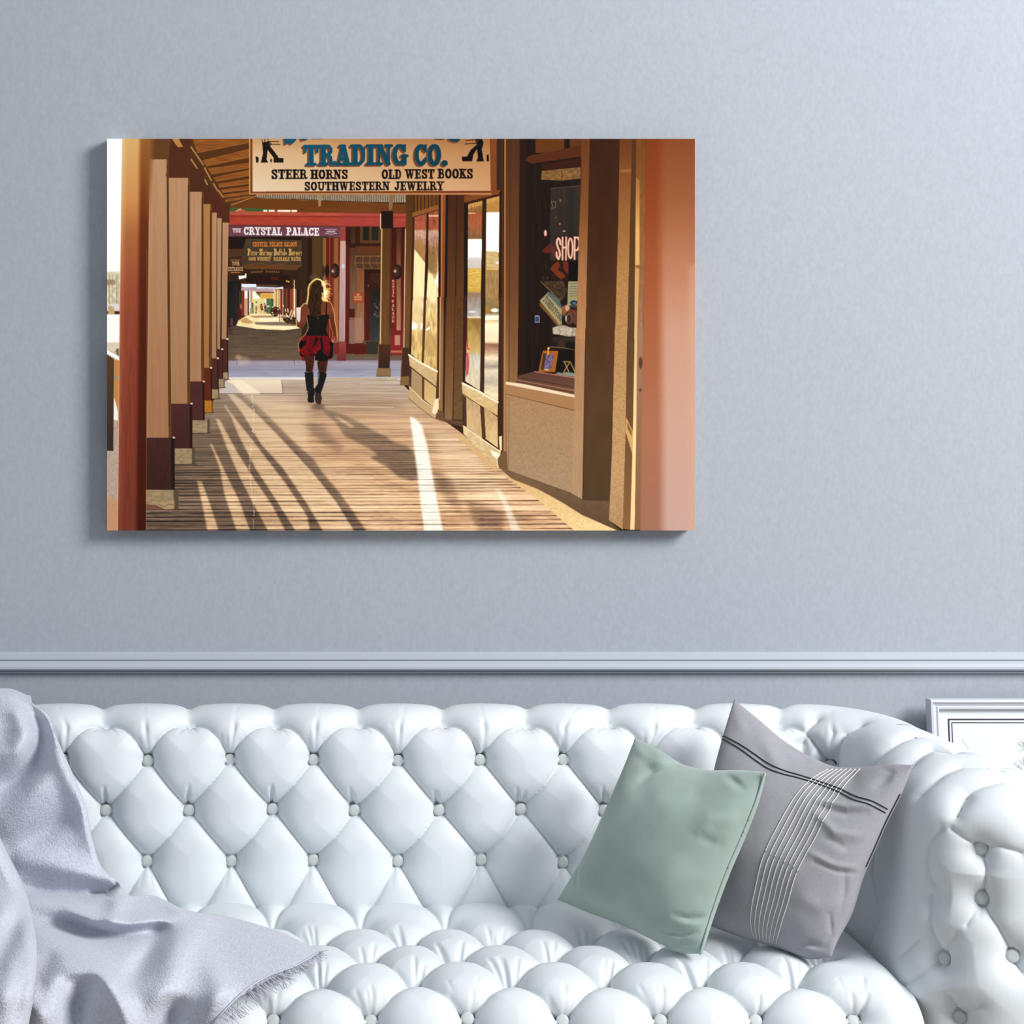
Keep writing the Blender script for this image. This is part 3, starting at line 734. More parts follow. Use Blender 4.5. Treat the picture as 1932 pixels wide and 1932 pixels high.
def cover(pts):
    """anti-aliased coverage of a simple polygon -> (y0, x0, mask)"""
    p = np.array(pts, float) - (PX0, PY0)
    x0, x1 = int(max(0, math.floor(p[:, 0].min()) - 1)), int(min(PW, math.ceil(p[:, 0].max()) + 1))
    y0, y1 = int(max(0, math.floor(p[:, 1].min()))), int(min(PH, math.ceil(p[:, 1].max())))
    if x1 <= x0 or y1 <= y0: return None
    ys = y0 + (np.arange((y1 - y0) * SUB) + .5) / SUB; X = np.arange(x0, x1)[None, :]
    acc = np.zeros((len(ys), x1 - x0))
    for (ax, ay), (bx, by) in zip(p, np.roll(p, -1, axis=0)):
        if ay == by: continue
        sg = 1 if by > ay else -1; lo, hi = min(ay, by), max(ay, by)
        r = np.where((ys >= lo) & (ys < hi))[0]
        if not len(r): continue
        xc = ax + (ys[r] - ay) * (bx - ax) / (by - ay)
        acc[r] += sg * np.clip(X + 1 - xc[:, None], 0, 1)
    m = np.minimum(np.abs(acc), 1).reshape(y1 - y0, SUB, -1).mean(1)
    return y0, x0, m
def col_at(c, sl):
    if callable(c): return c(GX[sl], GY[sl])
    return np.array(c, float)[None, None, :]
def comp(y0, x0, m, c, a=1.0):
    sl = (slice(y0, y0 + m.shape[0]), slice(x0, x0 + m.shape[1]))
    k = (m * a)[..., None]; IMG[sl] = IMG[sl] * (1 - k) + col_at(c, sl) * k
def poly(z, pts, c, a=1.0, b=0.0):
    pts = zc(z, pts)
    r = cover(pts)
    if r is None: return
    y0, x0, m = r
    if b > 0:
        g = int(math.ceil(b * 3)); ya, xa = max(0, y0 - g), max(0, x0 - g); yb, xb = min(PH, y0 + m.shape[0] + g), min(PW, x0 + m.shape[1] + g)
        M = np.zeros((yb - ya, xb - xa)); M[y0 - ya:y0 - ya + m.shape[0], x0 - xa:x0 - xa + m.shape[1]] = m; m = blur(M, b); y0, x0 = ya, xa
    comp(y0, x0, m, c, a)
def rect(z, x0, y0, x1, y1, c, a=1.0, b=0.0): poly(z, [(x0, y0), (x1, y0), (x1, y1), (x0, y1)], c, a, b)
def line(z, pts, w, c, a=1.0, soft=.6, clip=None):
    """w in frame pixels"""
    p = np.array(zc(z, pts)); g = w + 3
    x0, x1 = int(max(0, p[:, 0].min() - g - PX0)), int(min(PW, p[:, 0].max() + g - PX0)); y0, y1 = int(max(0, p[:, 1].min() - g - PY0)), int(min(PH, p[:, 1].max() + g - PY0))
    if x1 <= x0 or y1 <= y0: return
    X, Y = GX[y0:y1, x0:x1], GY[y0:y1, x0:x1]; d = np.full(X.shape, 1e9)
    for (ax, ay), (bx, by) in zip(p[:-1], p[1:]):
        L = max((bx - ax) ** 2 + (by - ay) ** 2, 1e-9); t = np.clip(((X - ax) * (bx - ax) + (Y - ay) * (by - ay)) / L, 0, 1)
        d = np.minimum(d, np.hypot(X - ax - t * (bx - ax), Y - ay - t * (by - ay)))
    k = np.clip((w / 2 - d) / (2 * soft) + .5, 0, 1)
    if clip: k = k * np.clip(Y - clip[0] + .5, 0, 1) * np.clip(clip[1] - Y + .5, 0, 1)
    comp(y0, x0, k, c, a)
def ell(z, cx, cy, rx, ry, c, a=1.0, soft=.15, rot=0):
    ox, oy, s = ZN[z]; cx, cy, rx, ry = ox + cx / s, oy + cy / s, rx / s, ry / s
    g = max(rx, ry) * (1 + soft) + 2; x0, x1 = int(max(0, cx - g - PX0)), int(min(PW, cx + g - PX0)); y0, y1 = int(max(0, cy - g - PY0)), int(min(PH, cy + g - PY0))
    if x1 <= x0 or y1 <= y0: return
    X, Y = GX[y0:y1, x0:x1] - cx, GY[y0:y1, x0:x1] - cy; co, si = math.cos(rot), math.sin(rot)
    d = np.hypot((X * co + Y * si) / rx, (-X * si + Y * co) / ry); e = max(soft, .8 / max(min(rx, ry), .5))
    comp(y0, x0, np.clip((1 + e / 2 - d) / e, 0, 1), c, a)
def gv(y0, c0, y1, c1): return lambda X, Y: np.array(c0) + (np.array(c1, float) - c0) * np.clip((Y - y0) / (y1 - y0), 0, 1)[..., None]
def gh(x0, c0, x1, c1): return lambda X, Y: np.array(c0) + (np.array(c1, float) - c0) * np.clip((X - x0) / (x1 - x0), 0, 1)[..., None]
def gvn(stops, grain=0, sx=2.0, sy=40.0, seed=1):
    """vertical multi-stop gradient with wood-like grain"""
    ys = [s[0] for s in stops]; cs = np.array([s[1] for s in stops], float)
    def f(X, Y):
        o = np.stack([np.interp(Y, ys, cs[:, i]) for i in range(3)], -1)
        if grain: o = o * (1 + grain * vnoise(X / sx, Y / sy, seed)[..., None])
        return o
    return f
# ---- a slab-serif sign-painter alphabet; y runs down from 0 (cap line) to 1 (base line)
def st(x, y0=0., y1=1., t=.24, top=1, bot=1, hw=.2):
    o = [([(x, y0), (x, y1)], t)]
    if top: o.append(([(x - hw, y0 + .07), (x + hw, y0 + .07)], .14))
    if bot: o.append(([(x - hw, y1 - .07), (x + hw, y1 - .07)], .14))
    return o
def ring(cx, rx, cy=.5, ry=.42, a0=0, a1=360, n=20): return [(cx + rx * math.cos(math.radians(a0 + (a1 - a0) * i / n)), cy + ry * math.sin(math.radians(a0 + (a1 - a0) * i / n))) for i in range(n + 1)]
GL = {
 'A': (.82, [([(.16, .95), (.38, .08)], .13), ([(.66, .95), (.42, .08)], .24), ([(.25, .68), (.58, .68)], .12), ([(.0, .93), (.3, .93)], .14), ([(.46, .93), (.84, .93)], .14), ([(.26, .07), (.5, .07)], .14)]),
 'B': (.8, st(.22) + [([(.2, .07), (.5, .07), (.6, .18), (.6, .33), (.5, .46), (.25, .46)], .15), ([(.3, .5), (.55, .5), (.66, .62), (.66, .8), (.55, .93), (.2, .93)], .16)]),
 'C': (.76, [(ring(.39, .27, a0=-40, a1=-320), .2), ([(.66, .02), (.66, .34)], .12), ([(.64, .66), (.64, .8)], .12)]),
 'D': (.8, st(.22) + [([(.2, .07), (.46, .07), (.64, .25), (.66, .5), (.64, .75), (.46, .93), (.2, .93)], .17)]),
 'E': (.74, st(.22) + [([(.2, .07), (.66, .07)], .14), ([(.2, .93), (.66, .93)], .14), ([(.63, .05), (.63, .3)], .11), ([(.63, .7), (.63, .95)], .11), ([(.3, .48), (.52, .48)], .12), ([(.52, .38), (.52, .6)], .09)]),
 'F': (.7, st(.22) + [([(.2, .07), (.66, .07)], .14), ([(.63, .05), (.63, .3)], .11), ([(.3, .48), (.52, .48)], .12)]),
 'G': (.8, [(ring(.39, .27, a0=-40, a1=-320), .2), ([(.66, .02), (.66, .34)], .12), ([(.5, .56), (.8, .56)], .12), ([(.65, .56), (.65, .95)], .2)]),
 'H': (.86, st(.2, hw=.18) + st(.66, hw=.18) + [([(.2, .5), (.66, .5)], .14)]),
 'I': (.46, st(.23)),
 'J': (.62, [([(.4, 0), (.4, .72), (.32, .9), (.18, .9), (.1, .78)], .2), ([(.22, .07), (.58, .07)], .14), ([(.1, .7), (.1, .8)], .18)]),
 'K': (.84, st(.22) + [([(.3, .58), (.64, .1)], .12), ([(.42, .42), (.7, .93)], .2), ([(.5, .07), (.8, .07)], .13), ([(.55, .93), (.86, .93)], .13)]),
 'L': (.72, st(.22) + [([(.2, .93), (.66, .93)], .14), ([(.63, .62), (.63, .95)], .12)]),
 'M': (1.0, st(.18, hw=.16) + st(.8, hw=.16) + [([(.22, .05), (.5, .75)], .16), ([(.78, .05), (.5, .75)], .1)]),
 'N': (.88, st(.17, t=.13, hw=.15) + st(.7, t=.13, hw=.15, bot=0) + [([(.2, .05), (.68, .93)], .22)]),
 'O': (.8, [(ring(.4, .27), .22)]),
 'P': (.76, st(.22) + [([(.2, .07), (.5, .07), (.62, .2), (.62, .36), (.5, .52), (.25, .52)], .16)]),
 'R': (.84, st(.22) + [([(.2, .07), (.5, .07), (.62, .2), (.62, .34), (.5, .48), (.25, .48)], .15), ([(.48, .5), (.6, .62), (.62, .85), (.72, .93), (.82, .86)], .17)]),
 'S': (.72, [([(.58, .28), (.5, .1), (.34, .07), (.16, .14), (.14, .32), (.3, .45), (.5, .56), (.6, .72), (.54, .9), (.36, .94), (.2, .88), (.13, .72)], .19), ([(.62, .03), (.62, .34)], .1), ([(.1, .66), (.1, .97)], .1)]),
 'T': (.8, st(.4, top=0) + [([(.04, .08), (.76, .08)], .15), ([(.08, .05), (.08, .34)], .12), ([(.72, .05), (.72, .34)], .12)]),
 'U': (.86, [([(.2, .05), (.2, .7), (.3, .9), (.46, .93), (.6, .88), (.68, .7), (.68, .05)], .2), ([(.02, .07), (.38, .07)], .14), ([(.54, .07), (.84, .07)], .14)]),
 'V': (.8, [([(.16, .05), (.4, .93)], .22), ([(.64, .05), (.42, .93)], .12), ([(.0, .07), (.32, .07)], .14), ([(.5, .07), (.8, .07)], .14)]),
 'W': (1.14, [([(.16, .05), (.36, .93)], .2), ([(.56, .1), (.38, .93)], .12), ([(.56, .05), (.76, .93)], .2), ([(.98, .05), (.78, .93)], .12), ([(.0, .07), (.34, .07)], .14), ([(.42, .07), (.7, .07)], .14), ([(.84, .07), (1.12, .07)], .14)]),
 'Y': (.84, [([(.16, .05), (.42, .55)], .2), ([(.68, .05), (.44, .55)], .12), ([(.0, .07), (.32, .07)], .14), ([(.52, .07), (.84, .07)], .14), ([(.42, .5), (.42, 1)], .22), ([(.22, .93), (.62, .93)], .14)]),
 'Z': (.7, [([(.08, .08), (.6, .08), (.1, .92), (.62, .92)], .15)]), '.': (.4, [([(.17, .88), (.21, .88)], .24)]), '-': (.6, [([(.05, .55), (.5, .55)], .07)]), ' ': (.5, []),
}
LOW = {'a': (.5, [(ring(.22, .13, .72, .2), .11), ([(.38, .5), (.38, 1)], .12)]), 'b': (.5, [([(.1, 0), (.1, 1)], .12), (ring(.26, .13, .72, .2), .11)]), 'e': (.46, [(ring(.22, .14, .72, .2, 40, 360), .11), ([(.08, .72), (.36, .72)], .08)]),
 'f': (.36, [([(.3, .06), (.18, .06), (.14, .2), (.14, 1)], .12), ([(.02, .46), (.3, .46)], .08)]), 'g': (.5, [(ring(.22, .13, .7, .18), .11), ([(.38, .5), (.38, 1.1), (.2, 1.25)], .11)]),
 'h': (.52, [([(.1, 0), (.1, 1)], .12), ([(.12, .6), (.3, .5), (.4, .62), (.4, 1)], .12)]), 'i': (.26, [([(.12, .46), (.12, 1)], .12), ([(.12, .2), (.12, .28)], .12)]), 'l': (.26, [([(.12, 0), (.12, 1)], .12)]),
 'm': (.76, [([(.1, .48), (.1, 1)], .12), ([(.12, .6), (.26, .5), (.34, .62), (.34, 1)], .11), ([(.36, .6), (.52, .5), (.6, .62), (.6, 1)], .11)]), 'o': (.46, [(ring(.22, .14, .72, .2), .12)]),
 'p': (.5, [([(.1, .46), (.1, 1.3)], .12), (ring(.26, .13, .72, .2), .11)]), 'r': (.38, [([(.1, .46), (.1, 1)], .12), ([(.12, .6), (.22, .5), (.32, .52)], .11)]),
 's': (.42, [([(.32, .54), (.14, .5), (.1, .64), (.3, .78), (.3, .92), (.1, .96)], .11)]), 'u': (.5, [([(.1, .46), (.1, .88), (.2, .95), (.36, .9), (.38, .46)], .12), ([(.38, .46), (.38, 1)], .1)]),
 'z': (.42, [([(.06, .5), (.32, .5), (.08, .94), (.34, .94)], .1)])}
GL.update(LOW)
def text(z, s, x0, y0, x1, y1, c, a=1.0, dx=0, dy=0, slope=0.0, soft=.45, fat=1.0, gap=.06, axis=None):
    """letters fitted to the box (x0,y0)-(x1,y1); axis maps (u,v) in 0..1 to zone coordinates instead"""
    W_ = sum(GL[ch][0] + gap for ch in s) - gap; ox, oy, sc_ = ZN[z]; u = 0.0
    H_ = (y1 - y0); K = (x1 - x0) / W_
    for ch in s:
        w, strokes = GL[ch]
        for pts, t in strokes:
            if axis: q = [axis((u + px_) / W_, py_) for px_, py_ in pts]; th = t * axis.h
            else:
                q = [(x0 + (u + px_) * K + dx, y0 + py_ * H_ + dy + slope * (u + px_) * K) for px_, py_ in pts]
                vert = sum(abs(b[1] - a_[1]) * H_ for a_, b in zip(pts[:-1], pts[1:])); hor = sum(abs(b[0] - a_[0]) * K for a_, b in zip(pts[:-1], pts[1:]))
                f = vert / max(vert + hor, 1e-6); th = t * (K * f + H_ * (1 - f))
            cl = None
            if not axis and ch.isupper(): sh_ = slope * (u + w / 2) * K + dy; cl = (oy + (y0 + sh_) / sc_, oy + (y1 + sh_) / sc_)
            line(z, q, th / sc_ * fat, c, a, soft, cl)
        u += w + gap
def paint():
    G1 = lambda s, sx=2., sy=50., seed=1: (lambda c: gvn([(0, c), (2000, c)], s, sx, sy, seed))
    IMG[:] = (60, 38, 20)
    # ---------- far left: street
    rect(0, 202, 262, 232, 560, gv(262, (255, 255, 255), 540, (255, 251, 240)))
    rect(0, 202, 512, 232, 545, (226, 214, 186)); poly(1, [(60, 1380), (120, 1375), (190, 1390), (190, 1420), (60, 1410)], (205, 200, 150), 1, .8)
    rect(1, 60, 1410, 190, 1700, lambda X, Y: np.array((206, 190, 160)) * (1 + .15 * vnoise(X / 2, Y / 4, 3))[..., None], 1, .6)
    for x, c in ((80, (150, 130, 100)), (110, (175, 155, 120)), (150, (135, 140, 105)), (165, (150, 155, 115))): rect(1, x, 1400, x + 10, 1690, c, .8, .5)
    rect(1, 60, 1450, 140, 1500, (150, 125, 100), .9, .6); rect(1, 60, 1690, 190, 1760, (214, 204, 200), 1, .8); poly(1, [(75, 1700), (130, 1720), (140, 1790), (70, 1800)], (190, 155, 110), 1, .8)
    rect(0, 202, 593, 232, 650, (255, 250, 240), 1, .8); rect(0, 202, 646, 232, 665, (216, 190, 160), 1, .8)
    rect(0, 202, 662, 232, 1001, lambda X, Y: np.array((176, 150, 132)) * (1 + .10 * vnoise(X / 1.5, Y / 1.5, 4))[..., None])
    rect(0, 202, 655, 232, 770, (225, 200, 170), .5, 3); rect(0, 202, 940, 232, 1001, (196, 136, 96), .8, 3)
    poly(4, [(125, 290), (175, 300), (175, 640), (160, 780), (125, 640)], (196, 128, 62)); rect(4, 125, 440, 175, 475, (150, 135, 110)); poly(4, [(135, 210), (150, 185), (172, 185), (172, 290)], (120, 110, 90))
    poly(4, [(125, 640), (160, 780), (160, 860), (120, 850)], (250, 242, 225), 1, .6)
    poly(4, [(58, 240), (125, 285), (118, 1145), (58, 1140)], gv(670, (96, 68, 36), 850, (62, 48, 48))); poly(4, [(58, 200), (172, 262), (172, 296), (58, 232)], (255, 253, 248))
    # ---------- porch ceiling on the left
    poly(1, [(470, 60), (1500, 60), (1500, 640), (1300, 780), (1200, 900), (640, 700)], (92, 52, 14))
    beams = [((905, 62), (1480, 62), (1480, 95), (950, 200)), ((1000, 270), (1480, 150), (1480, 240), (1040, 330)), ((1050, 350), (1480, 290), (1480, 345), (1090, 410)),
             ((1100, 440), (1480, 360), (1480, 420), (1140, 480)), ((1150, 500), (1480, 450), (1480, 500), (1170, 540)), ((1180, 560), (1480, 520), (1480, 560), (1200, 590)),
             ((1200, 610), (1500, 570), (1500, 600), (1210, 640)), ((1220, 655), (1480, 615), (1480, 640), (1230, 680))]
    for i, b in enumerate(beams):
        poly(1, b, lambda X, Y: np.array((138, 82, 24)) * (1 + .12 * vnoise(X / 20, Y / 1.5, 5))[..., None]); line(1, [b[3], b[2]], 1.0, (176, 120, 60), .7); line(1, [b[0], b[1]], 1.2, (66, 34, 8), .8)
    # corrugated roof and cross beam behind the big sign
    poly(1, [(1260, 700), (1500, 625), (1932, 610), (1932, 700), (1300, 745)], (112, 62, 14))
    rect(2, -400, 608, 1080, 690, lambda X, Y: np.array((128, 112, 92)) * (1 + .22 * np.sin(X * 1.45) + .1 * vnoise(X / 3, Y / 3, 6))[..., None])
    poly(2, [(-560, 650), (-440, 655), (300, 672), (1075, 705), (1075, 810), (300, 790), (-300, 770), (-600, 760)], lambda X, Y: np.array((110, 62, 12)) * (1 + .06 * vnoise(X / 30, Y / 2, 7))[..., None])
    poly(1, [(1260, 705), (1500, 632), (1620, 650), (1932, 655), (1932, 760), (1330, 738)], (110, 62, 12)); line(1, [(1290, 715), (1540, 622)], 1.2, (190, 140, 80))
    poly(2, [(205, 612), (245, 612), (235, 725), (215, 735)], (150, 122, 84)); poly(2, [(910, 612), (960, 612), (935, 760), (905, 760)], (128, 100, 66)); line(2, [(-50, 655), (205, 665)], 1, (60, 34, 12)); line(2, [(250, 672), (905, 690)], 1, (60, 34, 12))
    # ---------- green / sky above the red fascia
    poly(7, [(85, 15), (900, 40), (900, 110), (85, 100)], (74, 92, 44)); poly(7, [(180, 90), (300, 35), (430, 90)], (186, 92, 58)); line(7, [(230, 90), (310, 45)], 1.0, (240, 200, 160))
    for x0, x1 in ((770, 850), (880, 1000), (1055, 1320), (1340, 1455)): rect(7, x0, 68, x1, 104, (255, 244, 214), 1, .4)
    rect(7, 1000, 66, 1055, 100, (160, 70, 40)); rect(7, 1455, 70, 1932, 110, (112, 62, 14))
    # red fascia
    poly(7, [(80, 92), (900, 100), (1880, 118), (3760, 150), (3760, 430), (1880, 390), (60, 365)], gvn([(395, (176, 84, 58)), (407, (170, 76, 54)), (408, (150, 50, 30)), (412, (166, 64, 42)), (430, (160, 62, 46))], .05, 14, 3, 8))
    poly(7, [(80, 170), (1932, 190), (3760, 215), (3760, 232), (1932, 206), (80, 184)], (136, 38, 20), .9); rect(0, 640, 400, 765, 431, (150, 60, 62), .35, 4)
    # purple banner
    poly(7, [(55, 370), (2430, 392), (2430, 625), (60, 600)], gvn([(424, (104, 52, 50)), (430, (112, 62, 72)), (448, (106, 66, 80))], .05, 12, 2, 9)); line(7, [(60, 372), (2430, 394)], 1.2, (110, 36, 30), .8)
    text(7, 'THE', 150, 438, 320, 520, (214, 200, 196), slope=.008); text(7, 'CRYSTAL', 375, 410, 1148, 570, (222, 212, 206), slope=.012, fat=1.08); text(7, 'PALACE', 1240, 420, 1900, 580, (222, 212, 206), slope=.012, fat=1.08)
    for y in (465, 545):
        line(10, [(150, y), (190, y - 8), (230, y + 8), (270, y + (-14 if y < 500 else 14)), (310, y + 8), (345, y - 8), (375, y)], 1.1, (200, 190, 196), .8)
    rect(10, 178, 494, 348, 518, (206, 196, 200), .75, .6)
    # ---------- under the banner: the arcade of signs
    rect(7, 50, 605, 2100, 2000, gvn([(440, (62, 36, 16)), (520, (60, 34, 18)), (580, (70, 30, 14))], .1, 3, 14, 10))
    rect(7, 50, 612, 1600, 690, (38, 22, 8), 1, 1); poly(7, [(55, 860), (390, 835), (330, 1000), (60, 1030)], (84, 54, 26)); rect(7, 60, 690, 400, 850, (34, 20, 8), 1, .8); rect(7, 60, 1030, 340, 1380, (74, 38, 16))
    line(7, [(110, 1078), (300, 1078)], 1.0, (176, 124, 60)); text(7, 'TOUR', 135, 1110, 290, 1190, (190, 160, 118), .9); text(7, 'ENTRANCE', 55, 1220, 360, 1300, (186, 156, 114), .9); line(7, [(120, 1332), (295, 1332)], 1.4, (200, 134, 36))
    poly(7, [(330, 960), (420, 660), (1590, 690), (1590, 1190), (1520, 1220), (340, 1215)], lambda X, Y: np.array((76, 60, 38)) * (1 + .10 * vnoise(X / 9, Y / 3, 11))[..., None])
    poly(7, [(340, 1180), (1560, 1180), (1440, 1280), (400, 1262)], (104, 64, 26)); line(7, [(430, 655), (1580, 688)], 1.2, (110, 84, 50), .7); line(7, [(480, 1175), (700, 1135), (900, 1190), (1180, 1160)], 1.5, (126, 74, 30), .8)
    text(7, 'CRYSTAL PALACE SALOON', 555, 712, 1455, 808, (214, 118, 38), .95); text(7, 'Pizza-Shrimp-Buffalo Burgers', 455, 850, 1560, 985, (212, 160, 88), .95, slope=.002, fat=1.1)
    text(7, 'GOOD WHISKEY', 475, 1020, 905, 1092, (204, 150, 84), .95); text(7, 'TOLERABLE WATER', 975, 1022, 1530, 1098, (206, 152, 84), .95); line(7, [(940, 960), (900, 1130)], .8, (190, 140, 80), .8)
    rect(7, 510, 1275, 1180, 1385, (50, 28, 12)); [rect(7, 522 + k * 42, 1305 - 10 * math.sin(k / 4.4), 548 + k * 42, 1345 - 10 * math.sin(k / 4.4), (168, 122, 38), .7, .5) for k in range(14) if k != 6]; rect(7, 420, 1385, 1320, 1580, (48, 22, 12), 1, 1)
    rect(7, 920, 1420, 1060, 1480, (96, 34, 12), .8, .8); poly(7, [(268, 1400), (390, 1395), (410, 1350), (428, 1360), (425, 1440), (280, 1470)], (240, 232, 216), 1, .4)
    # ---------- the lane beyond (zone 11)
    rect(11, 0, 0, 300, 1120, gvn([(530, (30, 28, 24)), (617, (40, 36, 34))], .2, 1.6, 30, 12)); rect(11, 180, 60, 240, 1080, (58, 34, 44), .9, .4); rect(11, 272, 240, 308, 620, (52, 74, 40), 1, .4); rect(11, 240, 640, 345, 1000, (84, 36, 14), 1, .6)
    rect(11, 60, 900, 120, 1100, (110, 56, 34), 1, .5); poly(11, [(330, 230), (410, 235), (415, 830), (350, 860), (320, 700)], (132, 44, 32)); ell(11, 320, 620, 22, 60, (214, 150, 110), .6, .5)
    rect(11, 405, 230, 1300, 840, (226, 206, 150)); rect(11, 410, 235, 480, 430, (250, 244, 234), 1, .6); rect(11, 410, 420, 475, 830, (196, 140, 108), 1, .8); rect(11, 478, 240, 520, 830, (88, 54, 56), 1, .3); rect(11, 515, 245, 550, 760, (250, 226, 190), 1, .4); rect(11, 545, 245, 590, 560, (176, 134, 96), 1, .5)
    poly(11, [(600, 250), (700, 280), (780, 420), (740, 470), (620, 440)], (250, 246, 226), 1, .6); poly(11, [(660, 265), (800, 265), (820, 420), (740, 360)], (110, 120, 70), 1, .6); poly(11, [(590, 440), (940, 420), (940, 800), (590, 800)], (218, 196, 116), .9, 1)
    rect(11, 690, 262, 1120, 300, (110, 48, 14)); rect(11, 790, 310, 1100, 428, (226, 160, 66), 1, .4); [rect(11, 830 + k * 26, 345, 846 + k * 26, 395, (206, 124, 60), .55, .5) for k in range(9)]; rect(11, 930, 430, 1110, 800, lambda X, Y: np.array((84, 104, 64)) * (1 + .25 * vnoise(X / 2.5, Y / 2.5, 13))[..., None]); rect(11, 880, 430, 935, 600, (214, 214, 190), .8, .8)
    for x, c, w in ((1120, (228, 186, 130), 36), (1160, (150, 86, 44), 24), (1185, (224, 176, 120), 30), (1225, (186, 130, 84), 30), (1270, (128, 44, 32), 60), (1325, (196, 150, 110), 22), (1355, (52, 62, 50), 36), (1395, (120, 60, 24), 60), (1450, (96, 30, 12), 60), (1510, (140, 66, 50), 90), (1600, (250, 216, 160), 34), (1640, (160, 120, 64), 30), (1670, (30, 26, 20), 80), (1745, (88, 40, 20), 90), (1830, (60, 24, 14), 100)):
        rect(11, x, 190, x + w, 900, c, 1, .4)
    rect(11, 450, 0, 1360, 80, (44, 20, 12), 1, .6); poly(11, [(330, 70), (690, 78), (690, 165), (330, 160)], (214, 222, 230), 1, .3); rect(11, 700, 85, 1200, 150, (84, 60, 44)); poly(11, [(690, 140), (1200, 160), (1340, 140), (1350, 195), (690, 180)], (206, 212, 226), 1, .4); rect(11, 1180, 95, 1225, 150, (52, 60, 56))
    poly(11, [(325, 165), (1130, 195), (1130, 268), (325, 236)], (190, 158, 160), 1, .3); pass
    for k in range(22): rect(11, 350 + k * 34, 198 + k * 1.1, 368 + k * 34, 232 + k * 1.1, (122, 88, 104), .7, .3)
    for x, y, c in ((555, 590, (206, 206, 206)), (595, 600, (78, 74, 60)), (685, 580, (200, 204, 206)), (690, 660, (170, 110, 90)), (820, 640, (60, 44, 38)), (905, 640, (84, 54, 44)), (800, 620, (190, 90, 60))): ell(11, x, y, 26, 62, c, .9, .3)
    for x, y in ((590, 545), (690, 520), (820, 570), (890, 555)): ell(11, x, y, 17, 20, (70, 44, 30), .9, .4)
    for x0, x1, y0, y1, c in ((545, 575, 650, 790, (90, 100, 90)), (590, 620, 650, 800, (60, 64, 56)), (675, 700, 640, 770, (140, 100, 84)), (800, 860, 680, 715, (50, 36, 36)), (790, 830, 715, 800, (206, 150, 130)), (880, 940, 700, 750, (80, 60, 56)), (860, 945, 745, 800, (214, 150, 110))): rect(11, x0, y0, x1, y1, c, .9, .4)
    rect(11, 940, 600, 1010, 640, (226, 220, 214), .9, .5); ell(11, 680, 775, 18, 14, (50, 40, 34), .9, .4)
    # sunny boards far away
    poly(11, [(200, 1100), (250, 970), (420, 860), (620, 800), (1060, 800), (1400, 830), (1650, 930), (1760, 1160), (1400, 1200), (700, 1170)], lambda X, Y: np.array((250, 214, 150)) * (1 + .07 * vnoise(X / 7, Y / 1.2, 14))[..., None], 1, .6)
    poly(11, [(500, 850), (1040, 845), (1240, 870), (1240, 890), (640, 895)], (150, 112, 84), .9, .6); poly(11, [(300, 960), (420, 880), (640, 1010), (500, 1050), (330, 1010)], (176, 128, 76), .8, 1)
    poly(11, [(640, 1000), (1240, 990), (1650, 1030), (1660, 1095), (1000, 1080), (680, 1060)], (118, 98, 88), .95, .8); poly(11, [(760, 900), (1240, 900), (1250, 985), (760, 995)], (255, 232, 176), .9, 1); poly(11, [(800, 1095), (1600, 1110), (1600, 1160), (800, 1150)], (255, 228, 174), .9, .8)
    ell(11, 1150, 745, 122, 118, (52, 32, 20), 1, .08); ell(11, 1150, 740, 96, 92, (112, 74, 44), .9, .1); ell(11, 1150, 740, 40, 38, (44, 26, 18), 1, .2)
    for k in range(12): a = k * math.pi / 6; line(11, [(1150, 740), (1150 + 112 * math.cos(a), 740 + 110 * math.sin(a))], .9, (46, 28, 18), .9)
    for x, y in ((1080, 770), (1100, 820), (1220, 690), (1225, 820), (1090, 640)): ell(11, x, y, 18, 14, (250, 220, 150), .8, .5)
    rect(11, 1245, 740, 1262, 990, (60, 52, 48)); poly(11, [(1330, 880), (1640, 880), (1660, 1060), (1450, 1040), (1340, 960)], (62, 40, 22), 1, .6); rect(11, 1270, 840, 1420, 905, (150, 130, 110), .8, .6)
    for p in (((1480, 890), (1550, 715)), ((1530, 930), (1605, 730)), ((1340, 590), (1350, 620)), ((1395, 690), (1400, 735)), ((1420, 800), (1450, 850)), ((1455, 680), (1465, 760))): line(11, p, 1.5, (255, 236, 190), .95)
    for i in range(26):
        x = random.uniform(1290, 1640); y = random.uniform(840, 1040); line(11, [(x, y), (x + random.uniform(-30, 30), y + random.uniform(-40, 40))], .7, random.choice([(236, 190, 110), (60, 40, 24), (30, 20, 12), (200, 150, 90)]), .8)
    for x, y in ((1430, 5), (1475, 18)): ell(11, x, y, 22, 20, (244, 186, 40), .9, .5)
    for y in range(0, 660, 40): ell(11, 1612 + 6 * math.sin(y), y, 10, 24, (255, 222, 150), .9, .5)
    # shaded boardwalk beyond the crossing
    poly(11, [(0, 1150), (180, 1080), (700, 1170), (1300, 1210), (1932, 1130), (4300, 1150), (4300, 1932), (0, 1932)], lambda X, Y: np.array((88, 72, 56)) * (1 + .25 * np.clip((Y - 620) / 60, 0, 1) * .9 + .12 * vnoise(X / 30, Y / 1.1, 15) + .06 * vnoise(X / 5, Y / .8, 16))[..., None])
    ell(11, 250, 1850, 70, 60, (180, 142, 104), .6, .8); rect(11, 0, 1150, 110, 1300, (86, 42, 40), .7, 1)
    # ---------- the pale crossing
    poly(4, [(1180, 292), (1932, 292), (1932, 610), (1100, 610)], (150, 142, 150)); rect(0, 428, 678, 770, 718, gvn([(679, (128, 116, 122)), (684, (150, 140, 148)), (697, (140, 136, 150)), (710, (148, 146, 162)), (718, (196, 186, 176))], .04, 20, 2, 17))
